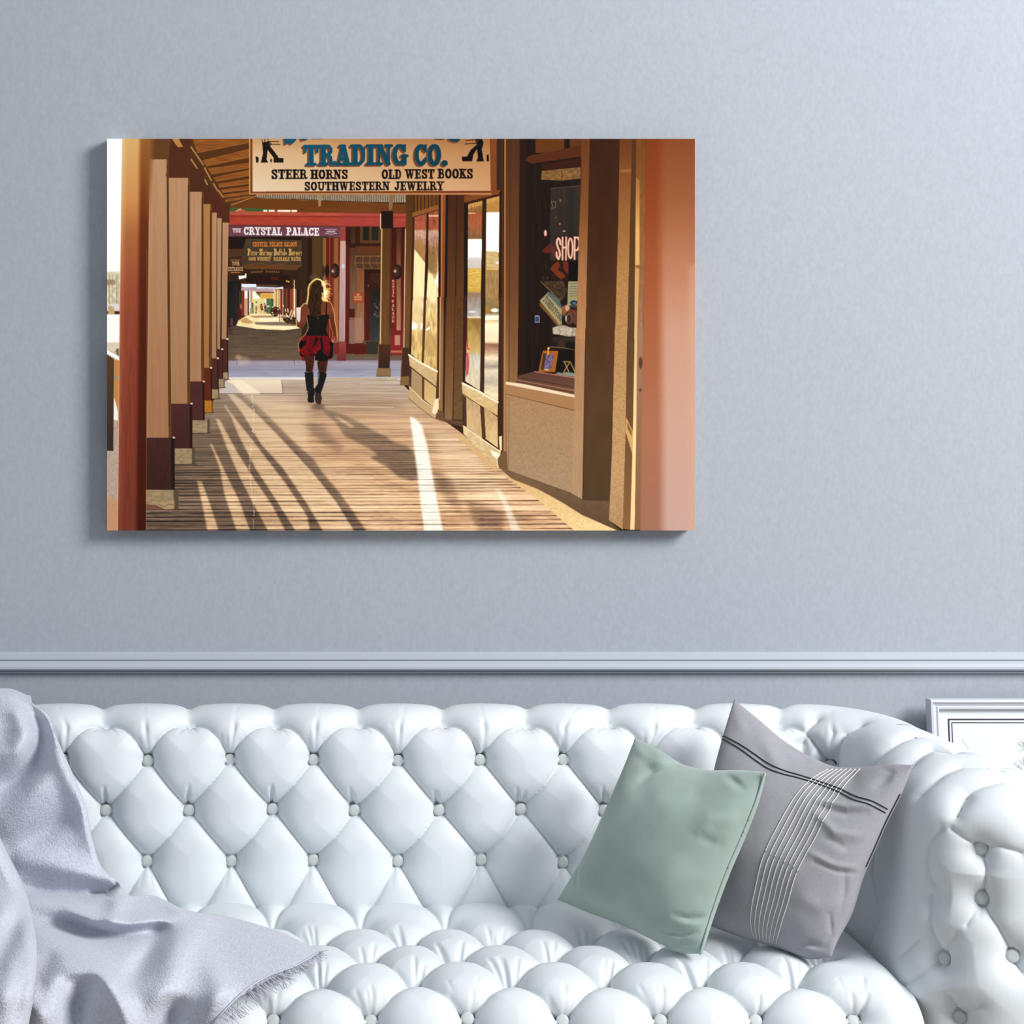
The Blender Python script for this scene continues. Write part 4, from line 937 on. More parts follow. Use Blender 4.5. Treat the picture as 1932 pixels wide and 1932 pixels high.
    line(0, [(428, 679), (765, 679)], 1.2, (74, 56, 56), .8); line(4, [(1278, 292), (1270, 345)], .8, (90, 84, 92)); line(4, [(1808, 292), (1812, 345)], .8, (90, 84, 92)); rect(0, 428, 697, 770, 698.4, (110, 104, 116), .35)
    ell(4, 1330, 300, 60, 40, (206, 176, 150), .35, .9)
    # ---------- red building, right of the arcade
    rect(10, -120, 620, 470, 2700, gvn([(447, (82, 56, 26)), (560, (84, 60, 34)), (640, (96, 70, 44))], .08, 2, 40, 18))
    for x0, x1, c in ((-330, -230, (60, 38, 16)), (-215, -120, (44, 26, 10)), (-100, 60, (86, 60, 28)), (60, 100, (76, 58, 34)), (100, 165, (136, 92, 50)), (165, 230, (106, 22, 12)), (230, 250, (146, 70, 30)), (250, 295, (98, 16, 8)), (295, 325, (110, 44, 18)), (325, 410, (140, 86, 40)), (410, 450, (112, 34, 18))): rect(10, x0, 632, x1, 2700, c, 1, .3)
    rect(10, -100, 1560, 110, 2700, (150, 96, 66), .7, 2); rect(10, 325, 1200, 410, 2700, (176, 118, 84), .75, 6); rect(10, 100, 1500, 160, 2700, (166, 108, 76), .6, 4)
    poly(10, [(450, 395), (575, 398), (565, 690), (440, 690)], (146, 62, 58)); poly(10, [(452, 690), (565, 690), (545, 2730), (420, 2730)], gvn([(454, (186, 146, 128)), (560, (176, 142, 142)), (648, (160, 126, 122))], .04, 2, 30, 19))
    rect(10, 480, 1170, 535, 1250, (176, 190, 216), .9, .5)
    poly(10, [(575, 400), (640, 400), (640, 2900), (550, 2900)], gvn([(427, (62, 12, 6)), (480, (96, 24, 14)), (648, (98, 20, 14))], .1, 2, 30, 20)); line(10, [(548, 1480), (540, 2650)], 1.0, (206, 186, 180), .45)
    rect(10, 640, 400, 1270, 2720, gvn([(427, (64, 38, 14)), (470, (86, 54, 24)), (520, (104, 76, 52)), (640, (128, 96, 74))], .06, 3, 30, 21))
    rect(10, 560, 400, 660, 770, (64, 18, 6)); rect(10, 755, 400, 850, 760, (62, 22, 8)); rect(10, 640, 740, 1270, 800, (58, 20, 4)); rect(10, 640, 770, 760, 825, (56, 16, 4))
    rect(10, 850, 400, 1270, 740, (92, 58, 24)); rect(10, 910, 400, 1035, 680, (32, 32, 22), 1, .5); rect(10, 1085, 400, 1225, 680, (38, 38, 24), 1, .5)
    rect(10, 810, 800, 1270, 970, (100, 54, 18)); rect(10, 760, 960, 1270, 1262, (86, 54, 26)); rect(10, 790, 1290, 935, 2700, gvn([(510, (128, 78, 34)), (580, (140, 96, 62)), (660, (156, 116, 92))], .04, 3, 30, 22))
    for y in (1000, 1140, 1258): line(10, [(760 + (20 if y > 1200 else 0), y), (1270, y)], 1.0, (156, 116, 76), .85)
    for x in (770, 920, 1060, 1210): line(10, [(x, 1000), (x - 22, 1140), (x + 30, 1258)], .9, (150, 110, 72), .8)
    rect(10, 935, 1262, 1270, 2720, gvn([(508, (52, 14, 4)), (560, (74, 26, 14)), (660, (92, 24, 14))], .1, 2, 20, 23)); rect(10, 1060, 1340, 1250, 1560, (66, 34, 12)); rect(10, 1050, 1660, 1270, 2720, gvn([(545, (40, 30, 18)), (600, (48, 48, 44)), (640, (60, 62, 60))], .1, 2, 9, 24)); ell(10, 1020, 1600, 18, 24, (120, 90, 70), .7, .5)
    for i in range(14): ell(10, random.uniform(1140, 1260), random.uniform(1960, 2250), 18, 14, random.choice([(150, 110, 120), (90, 90, 100), (170, 90, 80)]), .6, .6)
    rect(10, 705, 1725, 935, 1950, (150, 72, 36), 1, .5); rect(10, 790, 1765, 835, 1795, (214, 180, 140), .8, .5)
    for y in (1825, 1875):
        for k in range(7): rect(10, 735 + k * 23, y - 14, 750 + k * 23, y + 16, (214, 178, 140), .8, .5)
    rect(8, 1420, 1000, 1560, 1195, (84, 22, 6)); rect(8, 1410, 1790, 1560, 2020, (74, 16, 6)); rect(8, 1550, 1780, 1790, 2035, (104, 28, 20)); rect(8, 1430, 1250, 1560, 1800, (134, 100, 82), .9, .4); rect(8, 1560, 1200, 1740, 1780, (150, 112, 90), .9, .4)
    poly(5, [(390, 130), (460, 130), (460, 300), (372, 300)], gv(645, (150, 66, 66), 680, (110, 44, 44))); rect(5, 345, 130, 395, 240, (122, 40, 30)); rect(5, 460, 150, 650, 235, (92, 22, 12)); rect(5, 648, 120, 760, 240, (48, 44, 36), .8); rect(5, 370, 235, 1000, 300, (96, 82, 66), .0)
    rect(5, 875, 0, 990, 250, (130, 34, 28)); rect(5, 915, 0, 965, 155, (176, 120, 100)); rect(5, 878, 205, 990, 225, (196, 130, 110), .7, .4)
    poly(10, [(1480, 430), (1760, 410), (1740, 2600), (1470, 2600)], gvn([(430, (70, 12, 4)), (560, (96, 26, 12)), (660, (130, 36, 28))], .08, 2, 30, 25)); rect(10, 1590, 430, 1675, 2500, gvn([(430, (80, 46, 16)), (520, (130, 84, 52)), (640, (176, 122, 100))], .05, 2, 30, 26))
    poly(10, [(1480, 1490), (1580, 1480), (1560, 2500), (1470, 2500)], (112, 24, 18))
    for k, ch in enumerate('RYSTAL'): text(10, ch, 1500, 1480 + k * 60, 1550, 1525 + k * 60, (206, 168, 142), .85, soft=.5)
    for k, ch in enumerate('PALACE'): text(10, ch, 1494, 1890 + k * 80, 1545, 1945 + k * 80, (206, 168, 142), .85, soft=.5)
    # lamps
    for cx in (345, 1605): ell(10, cx, 1300 + (20 if cx > 1000 else 0), 90, 150, (44, 24, 12), 1, .12); ell(10, cx - 20, 1310, 62, 110, (84, 52, 40), .8, .6); ell(10, cx - 45, 1305, 26, 30, (196, 160, 140), .9, .8)
    ell(10, 185, 1300, 45, 130, (36, 20, 8), 1, .3); ell(10, 110, 1300, 30, 110, (60, 36, 18), .8, .5); ell(10, -80, 1440, 90, 70, (96, 74, 50), .8, .6)
    # ---------- boardwalk in front
    yh, Kp = 588.0, 19500.0
    def planks(X, Y):
        n = Kp / np.maximum(Y + (X - 700) * .004 - yh, 8); i = np.floor(n); f = n - i
        h = np.sin(i * 12.9898) * 43758.5453; h = h - np.floor(h)
        wide = np.clip((Y - 740) / 160, .15, 1)
        t = (h - .5) * .22 * wide + .07 * vnoise(X / 34, n * 3.1, 31) * wide + .05 * vnoise(X / 9, n * 6.3, 32) * wide + .06 * vnoise(X / 60 + i * 7.3, i * 1.7, 33)
        gap = np.exp(-((f - .5) / .15) ** 2) * (.16 + .34 * ss(-.5, .7, vnoise(X / 150 + i * 3.1, i * 2.3, 34))) * wide
        return 1 + t * 1.5 - gap * 1.2
    F0 = cover([(275, 1001), (275, 940), (330, 850), (395, 770), (428, 712), (560, 712), (700, 712), (745, 710), (770, 735), (812, 775), (868, 815), (950, 885), (1085, 1001)])
    y0, x0, m = F0; sl = (slice(y0, y0 + m.shape[0]), slice(x0, x0 + m.shape[1])); X, Y = GX[sl], GY[sl]; pk = planks(X, Y)
    def mask(z, polys, b):
        M = np.zeros((PH, PW))
        for p in polys:
            r = cover(zc(z, p))
            if r: M[r[0]:r[0] + r[2].shape[0], r[1]:r[1] + r[2].shape[1]] = np.maximum(M[r[0]:r[0] + r[2].shape[0], r[1]:r[1] + r[2].shape[1]], r[2])
        return blur(M, b)[sl]
    lit = np.stack([np.interp(Y, [712, 745, 775, 830, 900, 1000], v) for v in ([176, 172, 186, 206, 222, 226], [156, 146, 148, 158, 168, 167], [138, 124, 116, 120, 124, 122])], -1)
    lit += (np.clip((X - 560) / 300, -.4, 1) * np.clip((Y - 760) / 120, 0, 1) * 12)[..., None]
    shade = np.stack([np.interp(Y, [712, 760, 830, 1000], v) for v in ([158, 138, 126, 122], [142, 118, 104, 100], [124, 98, 84, 82])], -1)
    S = mask(0, [[(262, 1010), (262, 700), (425, 700), (430, 735)] + zc(4, [(1300, 600), (1470, 720), (1620, 870), (1810, 1060), (1990, 1220)]) + zc(5, [(230, 1330), (420, 1560), (560, 1760), (680, 1930)])], 1.6)
    stripes = [[(900, 1420), (945, 1432), (1020, 1640), (1105, 1900), (1000, 1900), (950, 1640)], [(1020, 1072), (1042, 1085), (1180, 1380), (1290, 1600), (1400, 1900), (1275, 1900), (1155, 1540), (1112, 1290)],
               [(1075, 838), (1110, 850), (1190, 1000), (1290, 1180), (1430, 1400), (1600, 1650), (1730, 1900), (1570, 1900), (1430, 1640), (1300, 1390), (1180, 1110)],
               [(1228, 838), (1262, 850), (1400, 1020), (1560, 1230), (1730, 1450), (1932, 1760), (1960, 1920), (1840, 1920), (1640, 1600), (1450, 1310), (1290, 1000)],
               [(1165, 582), (1225, 600), (1330, 680), (1480, 820), (1640, 980), (1800, 1150), (1990, 1360), (2200, 1620), (2373, 1900), (2083, 1900), (1932, 1640), (1700, 1300), (1500, 1080), (1330, 800)],
               [(1150, 712), (1160, 712), (1262, 850), (1245, 856)], [(1640, 1160), (1760, 1290), (1932, 1480), (2080, 1680), (2190, 1900), (2120, 1900), (1932, 1600), (1760, 1360)][:0] or [(1, 1), (2, 1), (2, 2)]]
    L_ = mask(4, stripes, 1.3); S = S * (1 - L_)
    sh = mask(5, [[(190, 715), (300, 760), (430, 800), (560, 862), (700, 945), (830, 1010), (905, 1060), (1040, 1100), (1110, 1180), (1160, 1270), (1160, 1400), (1075, 1425), (960, 1392), (850, 1300), (700, 1215), (690, 1195), (760, 1185), (690, 1130), (560, 1060), (440, 1000), (400, 930), (355, 870), (270, 800)]], 2.0)
    gapm = mask(5, [[(345, 825), (400, 830), (545, 915), (500, 925)]], 1.2); sh = sh * (1 - gapm)
    sh2 = mask(5, [[(20, 850), (250, 900), (330, 1010), (450, 1130), (380, 1160), (240, 1080), (120, 970)], [(1250, 1310), (1440, 1390), (1550, 1690), (1430, 1660), (1330, 1520)], [(1570, 1600), (1932, 1700), (1932, 1930), (1700, 1900)]], 4.5)
    S = np.clip(np.maximum(S * .95, np.maximum(sh * .82, sh2 * .55)), 0, 1)
    S = np.maximum(S, mask(5, [[(0, 800), (600, 780), (1000, 800), (1050, 770), (900, 640), (0, 600)]], 6) * .35)
    c = lit * (1 - S[..., None]) + shade * S[..., None]
    c = c * pk[..., None]
    c = c * (1 + .0 * S[..., None])
    hot = (mask(4, stripes, 1.6) * .30 + mask(4, [[(1340, 600), (1932, 700), (1932, 1200), (1700, 960), (1480, 750)]], 6) * .30 + mask(5, [[(0, 1180), (500, 1300), (900, 1500), (1150, 1900), (700, 1900), (350, 1450)]], 9) * .22 + mask(5, [[(1250, 950), (1500, 1000), (1932, 1500), (1932, 1600), (1450, 1500)]], 6) * .28)
    c = c + (np.array((255, 222, 180)) - c) * np.clip(hot * np.clip(pk, 0, 1.2), 0, 1)[..., None]
    wst = mask(5, [[(1058, 822), (1100, 840), (1165, 900), (1215, 1080), (1260, 1330), (1300, 1560), (1370, 1910), (1195, 1910), (1160, 1650), (1130, 1380), (1085, 1020)]], 1.6) * .92 + mask(6, [[(20, 1490), (80, 1520), (190, 1740), (270, 1910), (180, 1910), (100, 1650)]], 2) * .5
    c = c + (np.array((255, 247, 226)) - c) * np.clip(wst * np.clip(pk * 1.1, 0, 1), 0, 1)[..., None]
    comp(y0, x0, m, lambda a, b: np.clip(c, 0, 255))
    line(5, [(0, 722), (900, 738)], 1.3, (216, 190, 150), .7); ell(5, 200, 730, 60, 30, (100, 78, 62), .7, .9)
    for i in range(90):
        t = i / 90; x = 475 + 4 * math.sin(t * 9) ; y = 745 + t * 255; r_ = random.uniform(.4, 1.1); ell(0, x + random.uniform(-1.5, 1.5), y, r_, r_ * 1.2, (246, 226, 190), random.uniform(.3, .9), .8)
    # pale threshold slab + grey patch
    poly(4, [(1110, 540), (1190, 480), (1690, 478), (1700, 608), (1110, 608)], gv(716, (240, 206, 166), 742, (206, 180, 158)), 1, .5); poly(4, [(1110, 540), (1160, 490), (1240, 520), (1300, 608), (1110, 608)], (186, 170, 160), .9, .8); line(4, [(1110, 608), (1700, 608)], .9, (110, 84, 66)); line(4, [(1690, 480), (1702, 608)], .9, (110, 92, 80))
    rect(4, 1200, 455, 1932, 478, (232, 220, 206), .8, .8); poly(4, [(1200, 480), (1290, 570), (1330, 610), (1500, 610), (1380, 520), (1300, 480)], (255, 226, 184), .7, 1.2)
    # ---------- posts on the left
    tan = lambda c0, c1, s: gvn([(300, c0), (760, c1)], .03, 2, 60, s)
    posts = [  # shaft top y, shaft l/r top, l/r bottom, shaft bottom, base bottom, plinth bottom, base right, plinth right  (zone 1 for tops, 4 for bottoms)
        ((1200, 1260), 888, (1130, 1175), 100, 410, (1135, 1190), 480, (1140, 1195)),
        ((1148, 1192), 845, (1088, 1115), 195, 470, (1090, 1142), 555, (1098, 1158)),
        ((1090, 1143), 790, (1022, 1080), 280, 565, (1020, 1100), 660, (1035, 1110)),
        ((1008, 1080), 705, (950, 1012), 370, 670, (950, 1038), 790, (968, 1048)),
        ((870, 995), 585, (830, 940), 497, 855, (828, 970), 980, (858, 1020)),
        ((665, 860), 445, (658, 810), 705, 1120, (660, 855), 1270, (690, 882)),
        ((478, 650), 262, (428, 635), 1022, 1505, (425, 690), 1695, (415, 728))]
    for k, (tt, ty, bb, by, sy, sb_, py_, pb) in enumerate(posts):
        T1 = zc(1, [(tt[0], ty), (tt[1], ty)]); B1 = zc(4, [(bb[0], by), (bb[1], by)])
        capw = 10 if k < 6 else 40
        cap = zc(1, [(tt[0] - 6, 60), (tt[1] + (30 if k >= 4 else 8), 60), (tt[1] + (30 if k >= 4 else 8), ty), (tt[0] - 6, ty)])
        cy = [700, 640, 560, 480, 320, 60, 60][k]
        cap = zc(1, [(tt[0] - 4, cy), (tt[1] + (22 if k >= 4 else 10), cy), (tt[1] + (22 if k >= 4 else 10), ty + 2), (tt[0] - 4, ty + 2)])
        poly(0, cap, (86, 46, 22) if k not in (1, 2) else (92, 40, 24))
        side = (T1[1][0] + 3.5, T1[1][1]), (B1[1][0] + 5.5, B1[1][1])
        if k >= 3: poly(0, [(T1[1][0] - 1, T1[1][1]), side[0], side[1], (B1[1][0] - 1, B1[1][1])], (104, 66, 22)); line(0, [(T1[1][0] + .5, T1[1][1] + 12), (B1[1][0] + .2, B1[1][1] - 22)], 1.6, (40, 18, 4))
        cc = ((176, 132, 98), (158, 116, 82)) if k != 3 else ((166, 118, 70), (158, 110, 60))
        if k == 6: cc = ((178, 134, 100), (160, 114, 80))
        poly(0, [T1[0], T1[1], B1[1], B1[0]], tan(cc[0], cc[1], 40 + k)); line(0, [(T1[0][0] + 1, T1[0][1]), (B1[0][0] + 1.5, B1[0][1])], .8, (196, 156, 112), .5)
        if k < 6 and k > 0 or k == 0: line(0, [(T1[0][0] - .6, T1[0][1]), (B1[0][0] - .4, B1[0][1])], 1.2, (58, 30, 10), .8)
        poly(4, [(sb_[0], by), (sb_[1], by), (sb_[1] + 2, sy), (sb_[0] + 4, sy)], gvn([(600, (88, 40, 28)), (760, (84, 46, 42)), (930, (66, 34, 26))], .06, 2, 20, 50 + k) if k != 3 else (104, 40, 14))
        poly(4, [(sb_[1] - (sb_[1] - sb_[0]) * .13, by + 6), (sb_[1], by), (sb_[1] + 2, sy), (sb_[1] - (sb_[1] - sb_[0]) * .10, sy)], (38, 20, 14), .9); line(4, [(sb_[0], by), (sb_[1] - 14, by)], 1, (60, 30, 20), .7)
        ell(4, sb_[1] - 6, by - 3, 11, 8, (246, 220, 190), .9, .9)
        pc = (150, 128, 96) if k != 3 else (176, 112, 20)
        poly(4, [(pb[0], sy), (pb[1] - (pb[1] - pb[0]) * .15, sy + 4), (pb[1] - (pb[1] - pb[0]) * .15, py_), (pb[0], py_ - 6)], gvn([(0, pc), (2000, pc)], .08, 6, 3, 60 + k)); poly(4, [(pb[1] - (pb[1] - pb[0]) * .15, sy), (pb[1], sy - 12), (pb[1], py_ - 10), (pb[1] - (pb[1] - pb[0]) * .15, py_)], tuple(int(v * .62) for v in pc)); line(4, [(pb[0], py_), (pb[1] + 8, py_ - 4)], 1.4, (58, 40, 28), .8)
    poly(4, [(420, 1640), (520, 1650), (600, 1690), (420, 1695)], (120, 78, 60), .9, .4); poly(4, [(520, 1640), (690, 1600), (690, 1680), (600, 1690)], (170, 140, 100), .8, .4); line(4, [(540, 1640), (590, 1665), (640, 1640), (680, 1650)], 1, (90, 56, 40), .8)
    # bracing and header at the top left
    poly(1, [(470, 60), (690, 60), (670, 262), (470, 262)], (104, 66, 30)); poly(1, [(690, 60), (890, 60), (880, 445), (665, 445)], (90, 46, 24)); poly(1, [(700, 62), (770, 62), (810, 140), (760, 145)], (176, 122, 64)); poly(1, [(640, 430), (672, 268), (672, 445)], (104, 64, 20), .9)
    for p in (((893, 145), (1010, 315)), ((893, 265), (950, 350)), ((1025, 350), (1090, 470)), ((1030, 470), (1050, 510)), ((1112, 505), (1155, 575)), ((1165, 575), (1205, 635))): line(1, p, 3.4, (160, 122, 72)); line(1, [(p[0][0] + 12, p[0][1]), (p[1][0] + 10, p[1][1])], 1.2, (70, 40, 12), .7)
    # the near, out-of-focus post
    near = cover([(230, 262), (284, 262), (280, 420), (276, 640), (275, 1001), (222, 1001), (226, 560)])
    def nearc(X, Y):
        t = np.clip((X - 224 + (Y - 262) * .008) / 52, 0, 1)
        warm = np.stack([np.interp(Y, [262, 380, 440, 560, 760, 1001], v) for v in ([214, 200, 168, 150, 132, 122], [160, 134, 104, 76, 62, 58], [98, 76, 56, 50, 38, 36])], -1)
        edge = np.stack([np.interp(Y, [262, 420, 560, 1001], v) for v in ([232, 214, 176, 144], [194, 152, 104, 72], [138, 108, 72, 56])], -1)
        dark = np.stack([np.interp(Y, [262, 420, 600, 1001], v) for v in ([150, 112, 92, 76], [98, 52, 34, 22], [40, 14, 8, 2])], -1)
        a = ss(.0, .35, t)[..., None]; b = ss(.66, .86, t)[..., None]
        g = (1 + .07 * vnoise(X / 1.8, Y / 40, 71) * ss(420, 700, Y))[..., None]
        return ((edge * (1 - a) + warm * a) * (1 - b) + dark * b) * g
    comp(near[0], near[1], near[2], nearc); poly(0, [(276, 262), (290, 262), (286, 330), (279, 420)], (140, 92, 40), .8, 2.5); line(0, [(230, 262), (226, 560), (222, 1001)], 1.2, (255, 236, 205), .35); line(0, [(277, 470), (276, 1001)], 1.2, (150, 104, 60), .6)
    # ---------- right: the two free posts
    poly(10, [(1280, 440), (1490, 440), (1450, 2800), (1255, 2800)], gvn([(431, (92, 56, 14)), (640, (112, 76, 34))], .05, 2, 40, 80)); line(10, [(1292, 450), (1262, 2800)], 1.8, (236, 190, 146), .9); rect(10, 1275, 90, 1520, 440, (36, 16, 6)); line(10, [(1268, 150), (1268, 440)], 1.6, (236, 196, 160), .9); line(10, [(1470, 450), (1440, 2800)], 1.2, (54, 30, 10), .7)
    poly(5, [(765, 145), (875, 150), (868, 370), (760, 370)], gv(650, (84, 48, 24), 694, (62, 36, 20))); poly(5, [(750, 372), (882, 372), (878, 445), (742, 445)], (132, 104, 66)); line(5, [(745, 445), (880, 445)], 1.2, (70, 50, 40), .8); line(5, [(766, 150), (760, 370)], 1, (150, 90, 70), .7)
    poly(14, [(60, 55), (200, 60), (180, 2000), (150, 3180), (30, 3180)], gvn([(366, (84, 50, 14)), (560, (118, 76, 30)), (700, (110, 76, 36))], .05, 2, 40, 81)); line(14, [(48, 700), (30, 2000), (15, 3180)], 1.5, (240, 210, 170), .85)
    poly(5, [(985, 175), (1062, 185), (1050, 450), (970, 450)], (74, 46, 24)); poly(5, [(970, 450), (1050, 445), (1050, 530), (965, 530)], (126, 96, 58)); line(5, [(985, 175), (970, 530)], 1, (140, 104, 76), .7)
    # ---------- shop front bays
    rect(14, 190, 60, 680, 380, (112, 64, 18))
    for x in (205, 265, 330, 395, 462, 532, 605): rect(14, x - 7, 62, x + 8, 380 - (x - 200) * .22, (42, 20, 6), 1, .3)
    def glass1(X, Y):
        o = np.stack([np.interp(Y, [405, 432, 436, 452, 470, 560, 640, 700], v) for v in ([146, 160, 186, 170, 146, 214, 206, 190], [78, 84, 146, 128, 104, 176, 170, 150], [50, 54, 120, 108, 66, 120, 124, 104])], -1)
        return o * (1 + .14 * vnoise(X / 1.6, Y / 14, 82) + .08 * vnoise(X / 4, Y / 4, 83))[..., None]
    poly(14, [(200, 470), (660, 330), (660, 2000), (640, 3350), (155, 2980), (180, 2000)], glass1)
    poly(14, [(210, 1060), (410, 1320), (600, 1640), (640, 1900), (640, 2400), (175, 2400), (185, 1800)], lambda X, Y: np.array((250, 214, 150)) * (1 + .05 * vnoise(X / 2, Y / 12, 84))[..., None], 1, .7); poly(14, [(580, 1650), (650, 1440), (650, 1800)], (240, 232, 220), .9, .6); poly(14, [(200, 890), (360, 880), (420, 1300), (215, 1060)], (158, 116, 66), .8, .8); rect(14, 440, 1100, 600, 1500, (122, 96, 50), .6, 2)
    poly(15, [(100, 0), (370, 0), (360, 800), (205, 715), (85, 610)], lambda X, Y: gv(560, (236, 200, 140), 600, (206, 166, 104))(X, Y) * (1 + .16 * vnoise(X / 1.5, Y / 9, 85) + .12 * vnoise(X / 5, Y / 12, 86))[..., None], .95, .5)
    poly(15, [(100, 0), (205, 0), (200, 330), (95, 330)], (232, 196, 140), .7, 1.5); poly(15, [(100, 260), (160, 300), (150, 350), (95, 350)], (255, 246, 228), .95, .7); poly(15, [(190, 280), (215, 280), (210, 350), (190, 350)], (255, 246, 228), .9, .5); poly(15, [(245, 350), (290, 315), (290, 345), (245, 365)], (255, 248, 232), .9, .5); poly(15, [(250, 370), (365, 420), (360, 640), (240, 640)], (176, 140, 84), .6, 2)
    poly(14, [(435, 420), (470, 400), (460, 1400), (430, 2000), (385, 2000)], (56, 26, 10)); poly(15, [(225, 0), (250, 0), (240, 400), (225, 715), (200, 715), (215, 300)], gv(560, (76, 42, 18), 690, (100, 70, 40)))
    poly(14, [(178, 400), (660, 250), (660, 345), (178, 480)], (138, 86, 30)); line(14, [(200, 475), (660, 345)], 1.4, (76, 36, 16)); rect(14, 470, 440, 660, 470, (255, 220, 180), .6, .5)
    poly(14, [(180, 480), (215, 480), (205, 1100), (185, 2000), (140, 2000)], (70, 34, 14)); poly(15, [(85, 0), (105, 0), (90, 615), (65, 615)], (68, 34, 16))
    poly(14, [(655, 60), (690, 60), (690, 2000), (645, 2000)], (42, 18, 10)); poly(14, [(690, 60), (790, 60), (760, 2000), (690, 2000)], (132, 74, 30)); line(14, [(716, 60), (700, 2000)], 1.4, (196, 128, 74)); poly(14, [(785, 60), (830, 60), (805, 2000), (755, 2000)], (36, 16, 8)); poly(14, [(830, 60), (1120, 60), (1120, 2000), (805, 2000)], gvn([(366, (76, 36, 8)), (560, (96, 60, 26))], .06, 2, 40, 87)); line(14, [(985, 60), (960, 2000)], 1.6, (50, 22, 8)); poly(14, [(1120, 200), (1200, 240), (1185, 2000), (1110, 2000)], (34, 16, 6))
    # lower part of bay 1
    poly(15, [(370, 0), (402, 0), (400, 800), (385, 1210), (360, 1215), (365, 800)], gv(560, (48, 22, 12), 620, (84, 50, 30))); poly(15, [(400, 0), (440, 0), (430, 1300), (385, 1250)], gv(560, (128, 76, 34), 640, (140, 104, 64))); line(15, [(402, 0), (392, 1100)], 1.3, (216, 170, 116)); poly(15, [(440, 0), (470, 0), (455, 1315), (425, 1310)], gv(560, (40, 18, 10), 640, (66, 36, 20))); poly(15, [(465, 0), (560, 0), (530, 1320), (445, 1320)], gvn([(560, (98, 60, 26)), (640, (110, 72, 36)), (790, (132, 100, 66))], .04, 2, 40, 88)); line(15, [(560, 0), (538, 1320)], 1.4, (74, 42, 14)); poly(15, [(562, 0), (650, 0), (640, 1320), (542, 1310)], gvn([(560, (94, 58, 24)), (790, (112, 84, 48))], .06, 3, 3, 89))
    for k in range(14): line(15, [(545, 200 + k * 80), (640, 130 + k * 80)], .7, (88, 56, 20), .5)
    poly(15, [(62, 620), (205, 718), (368, 800), (360, 965), (210, 850), (75, 740)], gvn([(670, (206, 172, 126)), (730, (186, 150, 106))], .05, 6, 3, 90)); line(15, [(65, 622), (205, 715), (368, 800)], 3, (255, 236, 200), .95); line(15, [(78, 745), (210, 852), (358, 966)], 1.2, (110, 70, 40))
    poly(15, [(85, 760), (208, 860), (210, 1110), (85, 960)], (164, 132, 96)); poly(15, [(225, 875), (358, 975), (350, 1200), (228, 1100)], gv(715, (190, 152, 100), 770, (214, 172, 116))); poly(15, [(205, 850), (230, 870), (228, 1110), (208, 1110)], (96, 60, 34)); poly(15, [(75, 745), (95, 770), (90, 960), (75, 960)], (84, 56, 44))
    poly(15, [(70, 955), (215, 1105), (345, 1200), (380, 1230), (350, 1310), (180, 1190), (60, 1080)], (184, 150, 108)); line(15, [(70, 960), (215, 1108), (345, 1205)], 1.6, (236, 200, 150), .9); line(15, [(60, 1085), (180, 1190), (345, 1312)], 1.2, (110, 80, 50), .8)
    poly(15, [(345, 1100), (385, 1085), (385, 1200), (345, 1265), (310, 1240)], (240, 206, 156)); poly(15, [(355, 1260), (400, 1215), (440, 1240), (440, 1320), (350, 1310)], (112, 78, 52))
    poly(15, [(350, 1312), (440, 1310), (560, 1318), (645, 1330), (645, 1400), (520, 1360)], (104, 74, 50), .9, .8)
    # bay 2
    poly(14, [(1120, 90), (1770, -20), (1770, 60), (1120, 215)], (122, 68, 20)); poly(14, [(1130, 215), (1770, 50), (1770, 100), (1190, 250)], (66, 28, 8))
    def glass2(X, Y):
        o = np.stack([np.interp(Y, [384, 400, 404, 425, 450, 452, 488, 492, 504, 508, 550, 556, 620, 700, 740], v) for v in ([150, 132, 160, 156, 124, 238, 238, 200, 186, 206, 200, 150, 196, 196, 216], [104, 92, 84, 90, 92, 232, 230, 190, 172, 160, 150, 118, 160, 164, 184], [46, 40, 48, 54, 56, 222, 218, 180, 160, 80, 60, 86, 96, 120, 146])], -1)
        return o * (1 + .05 * vnoise(X / 2, Y / 6, 92))[..., None]
    poly(14, [(1190, 250), (1450, 180), (1440, 1200), (1420, 2000), (1410, 3600), (1150, 3480), (1180, 2000)], glass2); poly(14, [(1190, 890), (1435, 910), (1425, 1230), (1190, 1200)], (240, 234, 224)); rect(14, 1190, 1210, 1425, 1400, (190, 176, 164), .8, 1.2); rect(14, 1195, 1420, 1420, 1800, lambda X, Y: np.array((206, 160, 74)) * (1 + .12 * vnoise(X / 6, Y / 1.2, 93))[..., None], 1, .8); rect(14, 1185, 1850, 1415, 2000, (142, 116, 96), 1, 1.5)
    for k in range(16): x = 1200 + k * 16; line(14, [(x, 250 - k * 4), (x + random.uniform(-8, 8), random.uniform(290, 350) - k * 4)], 1.3, (206, 150, 86), .8)
    for k in range(5): ell(14, 1210 + k * 27, 408, 13 if k == 0 else 7, 10, (255, 224, 180), .9, .7)
    poly(14, [(1515, 160), (1765, 95), (1755, 2000), (1500, 2000)], (170, 122, 54)); poly(14, [(1520, 395), (1758, 392), (1755, 830), (1520, 850)], (255, 251, 242)); poly(14, [(1520, 830), (1758, 820), (1755, 1140), (1715, 1110), (1520, 1105)], (246, 236, 226)); poly(14, [(1520, 1108), (1715, 1120), (1755, 1230), (1755, 1440), (1520, 1440)], lambda X, Y: np.array((190, 158, 106)) * (1 + .1 * vnoise(X / 8, Y / 1.5, 94))[..., None]); ell(14, 1722, 1310, 28, 16, (255, 244, 214), .95, .6); poly(14, [(1515, 1470), (1740, 1470), (1740, 2000), (1505, 2000)], lambda X, Y: np.array((154, 122, 76)) * (1 + .1 * vnoise(X / 1.5, Y / 10, 95))[..., None])
